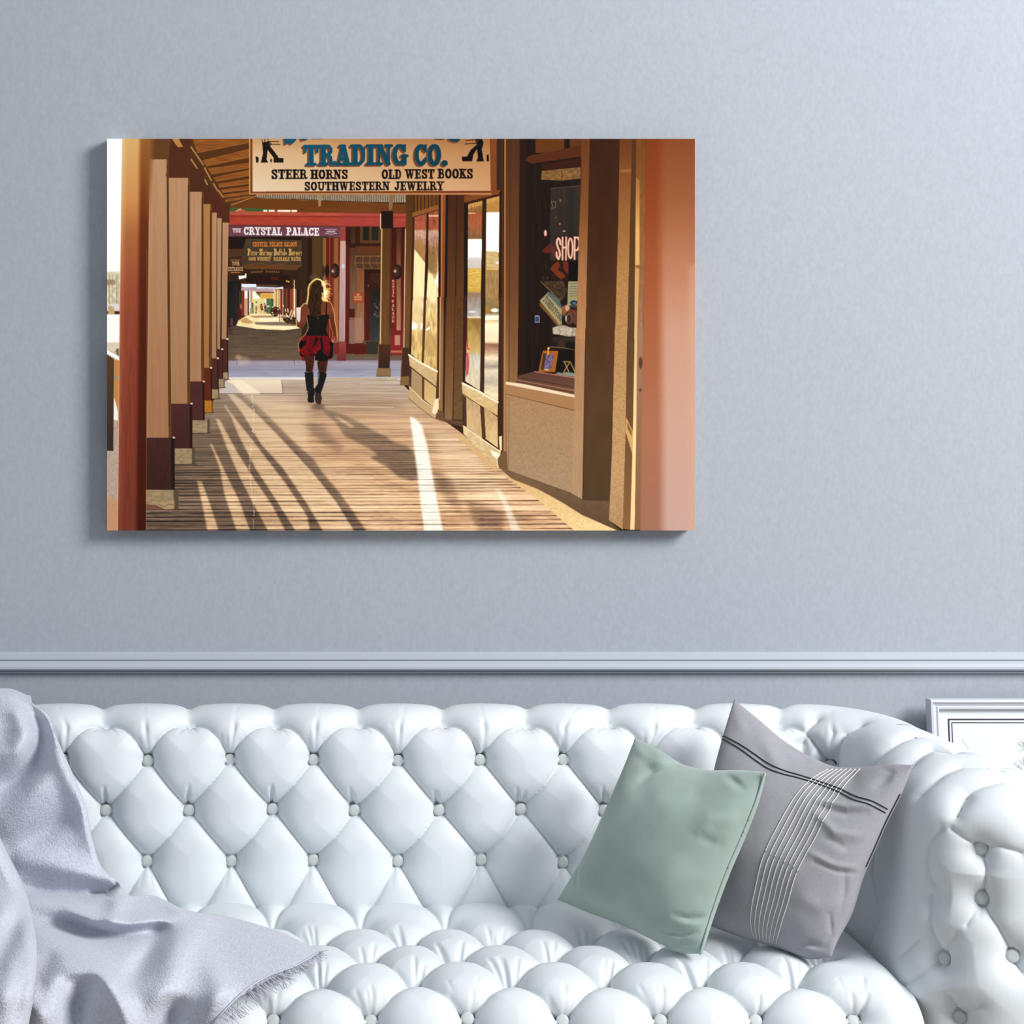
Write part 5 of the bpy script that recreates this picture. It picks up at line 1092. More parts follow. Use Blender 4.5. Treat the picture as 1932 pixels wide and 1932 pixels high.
    for k in range(14): x = 1530 + k * 17; line(14, [(x, 160 - k * 4), (x + random.uniform(-8, 8), random.uniform(190, 250) - k * 4)], 1.3, (206, 150, 86), .7)
    poly(15, [(690, 0), (835, 0), (830, 1010), (665, 900), (690, 400)], gvn([(560, (144, 120, 102)), (575, (150, 138, 126)), (596, (170, 160, 150)), (599, (236, 214, 180)), (602, (150, 120, 60)), (660, (196, 158, 96)), (675, (190, 184, 160)), (735, (214, 190, 150))], .07, 3, 9, 96)); poly(15, [(700, 230), (830, 230), (830, 430), (760, 300)], (128, 96, 50), .6, 2); ell(15, 745, 160, 40, 12, (220, 214, 206), .8, .8)
    line(15, [(692, 230), (688, 400), (694, 560), (712, 560)], 2.2, (196, 40, 20), .95); poly(15, [(680, 600), (708, 600), (715, 720), (700, 830), (675, 860)], (184, 60, 70), .85, .8); line(15, [(706, 610), (718, 700), (712, 800)], 1.2, (240, 190, 130), .8)
    poly(15, [(885, 0), (1030, 0), (1022, 1120), (870, 1030)], gvn([(560, (152, 122, 76)), (590, (120, 100, 64)), (598, (250, 230, 196)), (604, (206, 170, 120)), (612, (250, 226, 176)), (644, (236, 206, 160)), (650, (140, 100, 76)), (666, (190, 150, 120)), (675, (236, 206, 164)), (692, (156, 140, 126)), (700, (220, 196, 160)), (720, (176, 160, 140)), (745, (240, 210, 160))], .05, 8, 3, 97)); ell(15, 985, 145, 40, 20, (255, 246, 220), .95, .7); rect(15, 880, 90, 940, 170, (160, 120, 50), .8, .8); poly(15, [(880, 215), (1025, 205), (1022, 245), (880, 250)], (255, 240, 206), .9, .6)
    poly(14, [(1450, 130), (1525, 150), (1510, 1200), (1500, 2000), (1420, 2000), (1440, 1000)], (54, 30, 8)); poly(15, [(850, 0), (885, 0), (870, 1030), (825, 1015)], gv(560, (54, 30, 8), 740, (74, 44, 28))); poly(15, [(650, 0), (692, 0), (685, 400), (668, 900), (640, 910)], (62, 30, 22))
    poly(14, [(1760, 20), (1825, 0), (1820, 2000), (1745, 2000)], (48, 20, 8)); poly(15, [(1030, 0), (1066, 0), (1060, 1500), (1022, 1620), (1025, 900)], (66, 36, 26)); poly(15, [(632, 925), (830, 1015), (1018, 1130), (1015, 1275), (830, 1165), (640, 1040)], gvn([(725, (214, 178, 128)), (785, (200, 160, 106))], .06, 5, 3, 98)); line(15, [(640, 925), (828, 1020), (1018, 1130)], 3.2, (255, 238, 204), .95); line(15, [(645, 1042), (830, 1168), (1012, 1276)], 1.2, (120, 80, 46))
    poly(15, [(645, 1050), (830, 1170), (850, 1520), (665, 1385)], gvn([(745, (180, 146, 106)), (830, (206, 166, 116))], .08, 4, 8, 99)); poly(15, [(870, 1180), (1015, 1290), (1020, 1620), (885, 1520)], gvn([(760, (176, 140, 96)), (840, (216, 176, 122))], .06, 4, 8, 100)); poly(15, [(825, 1160), (870, 1185), (890, 1510), (855, 1515)], (92, 56, 30)); poly(15, [(640, 1050), (680, 1080), (685, 1390), (655, 1380)], (84, 54, 38))
    poly(15, [(645, 1380), (860, 1530), (1050, 1660), (1015, 1850), (830, 1660), (650, 1470)], gvn([(800, (216, 182, 134)), (880, (196, 160, 112))], .08, 4, 3, 101)); line(15, [(650, 1385), (860, 1532), (1040, 1655)], 2, (250, 220, 170), .9); poly(15, [(940, 1640), (1030, 1680), (1060, 1700), (1015, 1740), (960, 1700)], (255, 240, 214), .8, .8); poly(15, [(1030, 1500), (1062, 1490), (1062, 1640), (1040, 1660)], (236, 204, 156)); poly(15, [(525, 1455), (650, 1480), (1010, 1850), (1000, 1880), (900, 1800)], (206, 160, 108), .9, .5)
    # ---------- the near doorway wall
    rect(0, 947, 262, 1010, 880, gvn([(262, (82, 46, 16)), (560, (112, 70, 34)), (760, (140, 104, 68))], .04, 2, 60, 102)); poly(15, [(1070, 0), (1136, 0), (1136, 1750), (1060, 1680)], gv(560, (112, 70, 34), 700, (140, 106, 70))); line(0, [(950, 262), (948, 880)], 2.0, (46, 20, 8)); line(0, [(953, 262), (952, 860)], 2.2, (176, 124, 74), .9); line(0, [(962, 262), (960, 720)], 1.2, (74, 40, 14), .8)
    poly(3, [(250, 60), (320, 60), (320, 1932), (235, 1932)], (46, 22, 8)); poly(6, [(235, 0), (320, 0), (350, 400), (230, 460)], (44, 22, 9))
    poly(3, [(310, 60), (830, 60), (830, 2260), (300, 2260)], lambda X, Y: np.array((34, 18, 10)) * (1 + .3 * vnoise(X / 2, Y / 40, 103))[..., None]); rect(3, 398, 60, 665, 190, (100, 54, 8)); rect(3, 718, 60, 830, 145, (94, 48, 14)); poly(3, [(300, 260), (330, 220), (830, 120), (830, 225), (360, 290)], (88, 40, 12)); poly(3, [(460, 300), (830, 230), (830, 330), (460, 350)], (60, 20, 4))
    poly(3, [(455, 360), (640, 340), (820, 325), (820, 430), (640, 450), (450, 440)], lambda X, Y: np.array((122, 88, 44)) * (1 + .15 * vnoise(X / 5, Y / 3, 104))[..., None], 1, .4); line(3, [(640, 360), (650, 400), (640, 440)], 1.2, (60, 36, 14)); line(3, [(700, 380), (780, 340)], 1, (70, 44, 20))
    poly(3, [(540, 520), (820, 495), (820, 960), (530, 970)], gvn([(352, (56, 42, 32)), (440, (50, 40, 32))], .1, 4, 20, 105)); rect(3, 705, 505, 760, 960, (34, 34, 26), .6, 1.5); line(3, [(545, 522), (820, 497)], .8, (96, 80, 64)); line(3, [(545, 640), (560, 690), (550, 712), (585, 700), (588, 650), (560, 645)], 1, (150, 130, 110), .7); rect(3, 620, 625, 640, 650, (130, 110, 90), .6, .5); ell(3, 625, 855, 9, 10, (170, 100, 50), .9, .5); ell(3, 665, 922, 14, 5, (190, 170, 150), .9, .5); ell(3, 590, 795, 8, 14, (90, 74, 60), .7, .5)
    ell(12, 628, 320, 42, 98, (206, 158, 134), 1, .15); ell(12, 625, 430, 45, 25, (120, 10, 8), .8, .5)
    # licence plates and postcards behind the glass
    poly(12, [(520, 850), (780, 620), (1000, 820), (760, 920), (620, 940)], (104, 34, 14), .9, .5); poly(12, [(760, 440), (1650, 400), (1640, 1110), (760, 1140)], (66, 44, 40), .75, .4); poly(12, [(760, 780), (900, 660), (1000, 860), (900, 1100)], (104, 44, 40), .7, 1)
    for d, cc, f in ((5, (96, 14, 10), 1.35), (0, (206, 164, 136), 1.0)):
        line(12, [(1085 - d, 660), (1070 - d, 530), (1025 - d, 475), (985 - d, 530), (975 - d, 640), (1010 - d, 760), (1060 - d, 880), (1070 - d, 1000), (1025 - d, 1110), (975 - d, 1040), (965 - d, 910)], 3.6 * f, cc)
        line(12, [(1150 - d, 450), (1148 - d, 1130)], 3.0 * f, cc); line(12, [(1260 - d, 445), (1252 - d, 1130)], 3.0 * f, cc); line(12, [(1150 - d, 760), (1255 - d, 755)], 3.6 * f, cc)
        line(12, [(1388 + 70 * math.cos(a / 10 * math.pi) - d, 780 + 300 * math.sin(a / 10 * math.pi)) for a in range(21)], 3.2 * f, cc)
        line(12, [(1520 - d, 440), (1512 - d, 1110)], 3.2 * f, cc); line(12, [(1520 - d, 460), (1610 - d, 450), (1660 - d, 560), (1655 - d, 720), (1600 - d, 830), (1530 - d, 850)], 3.4 * f, cc)
    for i in range(130):
        x = random.uniform(500, 1560); y = random.uniform(1180, 1900)
        if 1330 < x and y > 1250: continue
        line(12, [(x, y), (x + random.uniform(-70, 70), y + random.uniform(-60, 60))], random.uniform(.6, 1.6), random.choice([(70, 50, 28), (48, 36, 20), (84, 62, 36), (20, 12, 8), (60, 40, 26)]), .8)
    poly(12, [(880, 1260), (1020, 1180), (1080, 1290), (1010, 1430), (1250, 1620), (1100, 1740), (840, 1480), (780, 1400)], (120, 48, 8), .95, .5); poly(12, [(1150, 1190), (1280, 1180), (1480, 1390), (1300, 1570), (1180, 1420)], (116, 34, 10), .95, .5); ell(12, 1100, 1360, 70, 60, (50, 34, 22), .9, .5); poly(12, [(1330, 1200), (1640, 1150), (1620, 1780), (1330, 1770)], (8, 6, 4), .95, .6)
    poly(13, [(160, 100), (300, 0), (640, 0), (720, 180), (600, 420), (500, 360), (380, 200), (240, 60)], lambda X, Y: np.array((74, 52, 32)) * (1 + .4 * vnoise(X / 2.2, Y / 2.2, 106))[..., None], .9, .6); line(13, [(200, 0), (560, 370)], 1.3, (120, 90, 50))
    poly(13, [(735, 10), (925, 10), (905, 470), (715, 470)], (140, 132, 98), 1, .3)
    for y in (55, 110, 155, 205, 245, 290): line(13, [(765, y), (905, y - 6)], 1.2, (92, 84, 64), .8, .7)
    ell(13, 840, 420, 72, 48, (24, 58, 84), 1, .25); ell(13, 850, 430, 30, 18, (150, 130, 110), .7, .6); poly(13, [(750, 470), (905, 470), (905, 530), (800, 510)], (60, 70, 60), .9, .6)
    poly(13, [(185, 380), (355, 205), (560, 380), (620, 560), (610, 830), (570, 850), (530, 850), (330, 570)], (148, 132, 94), 1, .5); poly(13, [(355, 205), (560, 385), (610, 470), (600, 540), (470, 400), (330, 260)], (66, 92, 96), .9, .8); poly(13, [(185, 390), (330, 560), (560, 830), (520, 850), (190, 470)], (120, 84, 30), .9, .8)
    class Ax:
        h = 44
        def __call__(s, u, v):
            bx, by = 322 + 325 * u, 270 + 440 * u; return (bx - (1 - u * .35) * 82 * v, by + (1 - u * .25) * 95 * v + 6)
    text(13, 'TOMBSTONE', 0, 0, 1, 1, (22, 44, 48), .95, axis=Ax(), fat=1.0, soft=.5)
    line(13, [(185, 470), (350, 650), (520, 850)], 1.3, (110, 76, 60)); poly(13, [(600, 500), (700, 450), (740, 560), (640, 690)], (146, 84, 34), .95, .7); ell(13, 720, 520, 45, 60, (176, 150, 130), .9, .5); ell(13, 790, 590, 60, 45, (128, 44, 24), .9, .5); ell(13, 750, 720, 70, 110, (104, 80, 54), 1, .4); ell(13, 750, 730, 40, 80, (60, 40, 26), 1, .4); poly(13, [(820, 560), (905, 560), (895, 860), (800, 800)], (110, 66, 50), .8, 1); ell(13, 690, 720, 12, 60, (190, 180, 170), .9, .5)
    poly(13, [(430, 900), (540, 860), (640, 845), (800, 900), (890, 900), (880, 1060), (740, 1070), (540, 1030), (440, 1020)], lambda X, Y: np.array((164, 150, 128)) * (1 + .12 * vnoise(X / 3, Y / 3, 107))[..., None], 1, .6); line(13, [(540, 880), (580, 960), (560, 1020)], 1.0, (120, 108, 92), .8); line(13, [(840, 910), (800, 1050)], 1.0, (96, 86, 72), .9)
    rect(13, 95, 665, 182, 800, (150, 150, 170)); rect(13, 103, 680, 172, 788, (50, 66, 104)); rect(13, 430, 1070, 890, 1170, (60, 46, 36), .8, 1.5); rect(13, 520, 1160, 680, 1280, (84, 50, 40), .7, 1.5); rect(13, 700, 1180, 890, 1290, (24, 14, 10), .8, 1.5)
    line(13, [(350, 1290), (400, 1265), (640, 1285), (885, 1330)], 1.8, (120, 96, 74)); rect(13, 520, 1320, 890, 1760, (20, 10, 8), .8, 2); poly(13, [(250, 1335), (545, 1345), (480, 1750), (160, 1745), (210, 1500)], (154, 92, 20)); poly(13, [(255, 1390), (330, 1395), (280, 1710), (210, 1700)], (70, 54, 28)); poly(13, [(310, 1405), (460, 1410), (420, 1690), (262, 1680)], lambda X, Y: np.array((104, 86, 112)) * (1 + .28 * vnoise(X / 2, Y / 2, 108))[..., None]); line(13, [(275, 1700), (350, 1705)], 1.2, (214, 220, 216)); line(13, [(350, 1290), (345, 1420)], 1.8, (240, 160, 60)); ell(13, 355, 1295, 20, 24, (250, 180, 90), .9, .5)
    for p in (((640, 1550), (765, 1550)), ((665, 1570), (745, 1740)), ((755, 1570), (640, 1760)), ((775, 1560), (860, 1740))): line(13, p, 2.0, (166, 130, 76), .9)
    poly(13, [(470, 1790), (540, 1750), (620, 1770), (700, 1745), (880, 1770), (880, 1850), (680, 1820)], (130, 140, 126), .9, .8)
    # sill
    poly(6, [(390, 400), (780, 462), (780, 620), (210, 500), (240, 440)], gv(700, (92, 58, 48), 745, (112, 76, 56))); line(6, [(390, 402), (780, 462)], 1.4, (196, 120, 104)); line(6, [(270, 462), (770, 548)], 1, (60, 36, 30)); line(6, [(220, 480), (770, 580)], 1.4, (166, 120, 86), .9); line(6, [(200, 500), (770, 602)], 1, (70, 44, 34), .8)
    poly(6, [(118, 500), (200, 500), (770, 615), (770, 765), (118, 610)], (158, 116, 76)); poly(6, [(120, 496), (300, 520), (770, 622), (770, 645), (118, 520)], (226, 196, 160), .95, .4); line(6, [(120, 612), (768, 766)], 1.3, (110, 74, 40))
    poly(6, [(125, 615), (770, 770), (860, 780), (835, 1600), (740, 1540), (130, 1320)], gvn([(745, (156, 122, 86)), (900, (158, 128, 98))], .045, 2.5, 2.5, 109)); line(6, [(150, 640), (145, 1320)], 1.5, (130, 96, 62), .7)
    poly(6, [(770, 0), (865, 0), (840, 1600), (735, 1545), (760, 700)], gvn([(620, (168, 122, 84)), (940, (166, 132, 98))], .03, 2, 20, 110), .95, .5); line(6, [(140, 1325), (430, 1430), (740, 1545), (840, 1605)], 1.2, (96, 76, 58), .8)
    poly(3, [(828, 60), (910, 60), (905, 900), (880, 1250), (865, 1932), (780, 1932), (800, 1100), (822, 500)], gvn([(262, (104, 58, 16)), (400, (122, 74, 30)), (500, (150, 102, 60)), (640, (170, 122, 82))], .03, 2, 30, 111))
    poly(3, [(905, 60), (1190, 60), (1175, 700), (1160, 1250), (1140, 1932), (865, 1932), (880, 1200)], gvn([(262, (62, 28, 6)), (450, (70, 36, 10)), (640, (86, 54, 26))], .06, 14, 40, 112)); poly(6, [(865, 0), (1140, 0), (1110, 1000), (1095, 1610), (838, 1605), (850, 900)], gvn([(620, (84, 52, 22)), (760, (90, 62, 34)), (945, (86, 64, 38))], .04, 14, 40, 113)); line(6, [(868, 0), (850, 900), (838, 1600)], 1.3, (60, 30, 12), .8)
    # walkway edge and shadow
    poly(6, [(60, 1300), (145, 1325), (740, 1545), (835, 1605), (1090, 1610), (1090, 1790), (1190, 1890), (700, 1800), (200, 1430)], gvn([(880, (124, 96, 70)), (1000, (96, 74, 50))], .04, 6, 6, 114)); poly(6, [(10, 1290), (80, 1350), (190, 1410), (420, 1500), (640, 1620), (830, 1740), (1180, 1895), (770, 1895), (420, 1600), (150, 1410)], gvn([(880, (206, 158, 106)), (1000, (236, 190, 128))], .05, 3, 3, 115), 1, .6)
    poly(6, [(95, 1140), (130, 1150), (138, 1325), (60, 1310), (40, 1220)], (118, 86, 52)); line(6, [(70, 1150), (42, 1210), (38, 1290)], 1.4, (240, 206, 160), .8)
    # stucco posts right of the doorway
    tex = lambda st, s: (lambda X, Y: gvn(st)(X, Y) * (1 + (.10 * ss(380, 560, Y) * vnoise(X / 1.3, Y / 1.3, s))[..., None]))
    poly(3, [(1185, 60), (1345, 60), (1290, 900), (1270, 1500), (1255, 1932), (1140, 1932), (1170, 900)], tex([(262, (104, 54, 14)), (320, (120, 72, 28)), (400, (136, 92, 44)), (520, (160, 116, 66)), (640, (167, 125, 79))], 116)); rect(3, 1190, 345, 1300, 372, (150, 100, 50), .7, .8)
    poly(6, [(1140, 0), (1255, 0), (1240, 1000), (1215, 1880), (1085, 1790), (1110, 1200)], tex([(620, (166, 124, 78)), (900, (178, 138, 94)), (1000, (166, 128, 88))], 117))
    poly(3, [(1300, 60), (1345, 60), (1330, 900), (1315, 1932), (1255, 1932), (1280, 900)], gv(262, (84, 48, 14), 640, (94, 66, 32))); poly(6, [(1258, 0), (1325, 0), (1310, 850), (1285, 1880), (1215, 1870), (1240, 1000)], gv(620, (92, 64, 30), 1000, (134, 96, 58)))
    poly(6, [(1245, 830), (1310, 960), (1305, 1180), (1240, 960)], (196, 150, 92), 1, .4); poly(6, [(1258, 870), (1300, 960), (1298, 1010), (1255, 930)], (120, 82, 44), .8, .5)
    poly(3, [(1340, 60), (1430, 60), (1425, 900), (1400, 1932), (1320, 1932), (1330, 900)], gvn([(262, (112, 66, 20)), (400, (128, 84, 36)), (640, (146, 112, 86))], .05, 3, 9, 118)); poly(3, [(1338, 420), (1370, 450), (1370, 1240), (1330, 1240)], gv(340, (150, 100, 46), 440, (206, 152, 88)), 1, .5); poly(3, [(1328, 1250), (1368, 1270), (1346, 1932), (1322, 1932)], gv(500, (190, 138, 80), 640, (206, 158, 106)), 1, .4); line(3, [(1330, 1262), (1400, 1275)], 1, (104, 66, 28), .8)
    poly(6, [(1325, 0), (1350, 0), (1345, 850), (1325, 1880), (1283, 1880), (1308, 1000)], gv(620, (206, 158, 106), 800, (240, 192, 132))); poly(6, [(1348, 0), (1405, 0), (1395, 900), (1380, 1880), (1325, 1880), (1340, 900)], gv(620, (146, 112, 88), 1000, (132, 94, 58))); ell(6, 1380, 320, 18, 55, (88, 58, 44), .9, .4); ell(6, 1378, 575, 12, 18, (100, 70, 54), .9, .5)
    # soft terracotta wall, out of focus
    def terra(X, Y):
        t = np.clip((X - 1210) / 100, 0, 1)
        L0 = np.stack([np.interp(Y, [262, 380, 480, 620, 800, 1000], v) for v in ([122, 134, 146, 156, 160, 152], [56, 64, 78, 92, 104, 106], [12, 22, 38, 56, 76, 84])], -1)
        R0 = np.stack([np.interp(Y, [262, 380, 480, 620, 800, 1000], v) for v in ([126, 142, 164, 182, 186, 184], [68, 86, 108, 134, 142, 146], [28, 50, 78, 112, 124, 134])], -1)
        k = ss(.26, .5, t + .02 * np.sin(Y / 200))[..., None]; return L0 * (1 - k) + R0 * k
    poly(0, [(1219, 262), (1311, 262), (1311, 1001), (1208, 1001), (1213, 640)], terra, 1, .5)
    rect(0, 1300, 500, 1311, 1001, (200, 150, 120), .35, 3)
    # ---------- the big hanging sign
    poly(17, [(0, 50), (3760, 50), (3760, 880), (3620, 895), (0, 900)], (124, 68, 22)); poly(17, [(0, 50), (18, 50), (18, 900), (0, 900)], (196, 140, 84)); rect(17, 0, 878, 3680, 905, (176, 122, 76)); rect(17, 30, 50, 3670, 880, (122, 58, 14))
    def board(X, Y):
        a = np.stack([np.interp(Y, [262, 290, 355], v) for v in ([186, 204, 216], [140, 164, 184], [98, 124, 150])], -1); b = np.stack([np.interp(Y, [262, 290, 355], v) for v in ([152, 168, 186], [100, 118, 136], [56, 74, 96])], -1)
        t = np.clip((X - 480) / 440, 0, 1)[..., None]; return a * (1 - t) + b * t
    poly(17, [(50, 50), (3655, 50), (3670, 845), (52, 858)], board)
    for k in range(0, 440, 4): ell(0, 478 + k * 1.02, 363 - k * .004, 1.0, 1.0, (90, 38, 10), .6, .6)
    for dx, c in ((-26, (118, 70, 36)), (0, None)):
        cc = c or gh(560, (4, 84, 106), 860, (0, 62, 74)); d2 = 22 if c else 0
        text(17, 'TRADING', 832 + dx, 146 + d2, 2404 + dx, 466 + d2, cc, slope=-.007, fat=1.12, gap=.03); text(18, 'CO.', 635 + dx, 132 + d2, 1125 + dx, 445 + d2, cc, fat=1.15, gap=.02)
        poly(17, [(540 + dx, 40), (720 + dx, 40), (715 + dx, 80 + d2), (650 + dx, 140 + d2), (600 + dx, 118 + d2), (545 + dx, 150 + d2), (535 + dx, 60)], cc); poly(17, [(770 + dx, 40), (915 + dx, 40), (890 + dx, 66 + d2), (800 + dx, 80 + d2)], cc)
        poly(18, [(1125 + dx, 40), (1300 + dx, 40), (1290 + dx, 90 + d2), (1230 + dx, 100 + d2), (1140 + dx, 75 + d2)], cc)
    line(17, [(950, 58), (1120, 54)], 1.4, (70, 40, 20)); line(18, [(920, 58), (1000, 66), (1060, 58)], 1.4, (60, 34, 16))
    bk = (14, 8, 4)
    text(17, 'STEER', 338, 520, 878, 668, bk, fat=1.12); text(17, 'HORNS', 935, 524, 1500, 668, bk, fat=1.12, slope=-.004); text(18, 'OLD', 155, 500, 442, 640, bk, fat=1.12); text(18, 'WEST', 498, 496, 925, 636, bk, fat=1.12); text(18, 'BOOKS', 975, 490, 1485, 634, bk, fat=1.12)
    text(17, 'SOUTHWESTERN', 840, 708, 2133, 842, bk, fat=1.1, slope=-.003); text(18, 'JEWELRY', 345, 672, 1062, 806, bk, fat=1.1)
    poly(17, [(195, 110), (300, 95), (320, 170), (430, 310), (450, 345), (522, 345), (522, 415), (375, 415), (370, 340), (280, 220), (275, 300), (265, 370), (290, 415), (178, 418), (210, 280), (205, 160)], (30, 16, 6)); line(17, [(240, 60), (235, 110)], 1.3, (30, 16, 6)); line(17, [(285, 60), (290, 110)], 1.3, (30, 16, 6)); line(17, [(190, 70), (215, 120)], 1, (30, 16, 6)); line(17, [(290, 95), (450, 100)], 1.4, (30, 16, 6)); line(17, [(300, 140), (470, 140)], 1.4, (30, 16, 6)); ell(17, 305, 135, 35, 28, (30, 16, 6), 1, .2); ell(17, 318, 132, 10, 10, (150, 110, 60)); poly(17, [(100, 318), (145, 340), (140, 415), (104, 415)], (30, 16, 6)); ell(17, 335, 385, 14, 28, (30, 16, 6), .9, .3)
    poly(18, [(1530, 60), (1620, 60), (1640, 110), (1615, 210), (1630, 300), (1645, 382), (1535, 384), (1560, 320), (1545, 200), (1490, 290), (1475, 382), (1330, 382), (1325, 315), (1400, 312), (1450, 220), (1540, 140)], (8, 4, 4)); line(18, [(1380, 80), (1540, 66)], 1.4, (20, 8, 4)); line(18, [(1370, 128), (1530, 118)], 1.4, (20, 8, 4)); ell(18, 1560, 90, 35, 30, (10, 4, 4), 1, .2); ell(18, 1548, 92, 8, 9, (140, 90, 40)); poly(18, [(1685, 290), (1715, 275), (1720, 382), (1685, 382)], (8, 4, 4))
    # ---------- the walking woman (zones 8 and 9)
    poly(8, [(230, 970), (335, 965), (325, 1310), (240, 1310)], gv(580, (236, 208, 190), 608, (206, 190, 196))); skin = gvn([(570, (118, 62, 34)), (600, (124, 60, 30)), (620, (98, 48, 24))], .06, 4, 8, 120)
    poly(8, [(340, 960), (400, 890), (480, 870), (640, 850), (900, 830), (1000, 850), (1060, 950), (1085, 1100), (1105, 1260), (1140, 1450), (1160, 1640), (1150, 1740), (1060, 1760), (1040, 1700), (1060, 1560), (1010, 1400), (980, 1240), (960, 1130), (500, 1130), (470, 1200), (440, 1330), (380, 1440), (300, 1430), (240, 1400), (240, 1240), (290, 1320), (320, 1250), (325, 1100)], skin)
    poly(8, [(990, 1150), (1060, 1100), (1100, 1270), (1130, 1450), (1150, 1640), (1080, 1640), (1040, 1450), (990, 1260)], (104, 44, 12), .8, .5); ell(8, 1095, 1690, 60, 75, (128, 60, 30), 1, .2); line(8, [(1040, 1700), (1060, 1750), (1085, 1745), (1095, 1680)], 1.0, (244, 186, 160), .9); line(8, [(1155, 1640), (1160, 1740), (1120, 1760)], .9, (220, 150, 110), .8)
    line(8, [(335, 960), (400, 885), (460, 868)], 1.0, (250, 216, 180)); line(8, [(960, 828), (1015, 860), (1055, 950), (1095, 1090), (1105, 1260), (1140, 1430), (1160, 1640)], 1.0, (236, 170, 110)); line(8, [(980, 1240), (1010, 1400), (1068, 1560), (1040, 1700)], .8, (216, 150, 110), .8)
    poly(8, [(470, 1150), (560, 1130), (780, 1140), (975, 1120), (980, 1200), (930, 1360), (905, 1470), (950, 1600), (1010, 1720), (700, 1740), (430, 1640), (440, 1580), (505, 1440), (480, 1250)], lambda X, Y: np.array((26, 20, 16)) * (1 + .2 * vnoise(X / 4, Y / 4, 121))[..., None]); poly(8, [(910, 850), (935, 850), (920, 1130), (895, 1130)], (14, 10, 10)); line(8, [(468, 1200), (500, 1400), (505, 1440), (430, 1590)], .9, (226, 190, 160), .8)
    ell(8, 720, 1220, 18, 14, (110, 96, 84), .8, .5)
    hair = lambda X, Y: np.array((56, 32, 12)) * (1 + .35 * vnoise(X / 2.2, Y / 5, 122))[..., None]
    poly(8, [(560, 420), (640, 350), (720, 330), (800, 370), (840, 470), (860, 600), (850, 720), (830, 800), (800, 900), (790, 1000), (790, 1150), (720, 1200), (620, 1180), (540, 1100), (520, 1000), (480, 900), (470, 860), (500, 700), (510, 560)], hair, 1, .4)
    for k in range(60):
        x = random.uniform(520, 800); y = random.uniform(420, 1050); line(8, [(x, y), (x + random.uniform(-25, 25), y + 60), (x + random.uniform(-30, 30), y + 120)], .8, random.choice([(76, 44, 16), (40, 22, 8), (64, 36, 12), (92, 54, 20)]), .5)
    line(8, [(470, 880), (490, 760), (505, 650), (500, 560), (530, 450), (600, 370), (680, 320), (760, 330), (840, 390), (870, 460)], 2.6, (255, 216, 140), .95); line(8, [(470, 880), (500, 700), (520, 560), (560, 440), (650, 350)], 4.2, (206, 130, 44), .4, 1.2)
    poly(8, [(780, 340), (900, 400), (900, 520), (930, 560), (1000, 600), (960, 680), (900, 760), (960, 820), (850, 820), (820, 760), (860, 700), (850, 560), (830, 440)], (250, 204, 124), 1, .6); ell(8, 900, 640, 55, 110, (255, 236, 180), .9, .6); ell(8, 850, 430, 50, 60, (255, 226, 160), .8, .7); ell(8, 880, 800, 60, 25, (255, 216, 140), .9, .6)
    for k in range(46):
        x, y = random.choice([(880, 450), (900, 560), (930, 620), (920, 700), (870, 400), (910, 760)]); a = random.uniform(-1.3, .7); L = random.uniform(40, 140); line(8, [(x, y), (x + L * .6 * math.cos(a), y + L * .6 * math.sin(a)), (x + L * math.cos(a + .3), y + L * math.sin(a + .3))], .7, random.choice([(255, 214, 140), (240, 170, 90), (214, 120, 60)]), .8)
    line(8, [(820, 640), (830, 700), (815, 760), (860, 800), (950, 830)], 2.2, (255, 196, 96), .9)
    red = lambda X, Y: np.array((112, 5, 12)) * (1 + .30 * vnoise(X / 3, Y / 3.6, 123) + .10 * vnoise(X / 1.3, Y / 1.5, 124))[..., None]
    poly(8, [(400, 1590), (470, 1610), (640, 1620), (950, 1610), (1010, 1700), (1060, 1800), (1070, 1932), (1040, 2080), (980, 2160), (700, 2110), (560, 2160), (380, 2180), (310, 2040), (290, 1900), (290, 1760), (350, 1650)], red)
    poly(9, [(350, 60), (520, 30), (500, 130), (440, 190), (400, 260), (345, 200), (330, 120)], (6, 4, 6)); poly(9, [(1110, 60), (1225, 90), (1215, 460), (1150, 520), (1080, 470), (1150, 330), (1160, 200)], (10, 6, 8)); poly(9, [(360, 330), (400, 400), (480, 440), (600, 450), (560, 470), (430, 460), (370, 400)], (12, 6, 8)); poly(9, [(760, 430), (850, 280), (930, 270), (1000, 400), (1100, 460), (1080, 560), (960, 590), (860, 580), (750, 540)], lambda X, Y: np.array((18, 14, 14)) * (1 + .5 * vnoise(X / 2, Y / 2, 125))[..., None]); poly(9, [(640, 400), (780, 370), (760, 440), (600, 470)], (14, 8, 8))
    poly(8, [(670, 1650), (740, 1650), (690, 1780), (600, 1880), (640, 1760)], (18, 16, 18)); poly(8, [(765, 1650), (815, 1650), (840, 1880), (830, 2040), (770, 2030), (790, 1840)], (14, 14, 16)); line(8, [(430, 1590), (330, 1680), (280, 1790), (270, 1880), (300, 1960)], .9, (214, 160, 100), .8)
    leg = lambda X, Y: np.array((70, 32, 14)) * (1 + .25 * vnoise(X / 5, Y / 5, 126))[..., None]
    poly(9, [(465, 450), (740, 420), (735, 600), (715, 740), (690, 850), (510, 850), (515, 700), (490, 560)], leg); poly(9, [(805, 580), (1090, 560), (1070, 700), (1045, 870), (850, 860), (825, 760)], leg); line(9, [(740, 430), (735, 620), (690, 840)], .8, (190, 140, 120), .8); line(9, [(1095, 560), (1045, 860)], .8, (190, 150, 140), .6)
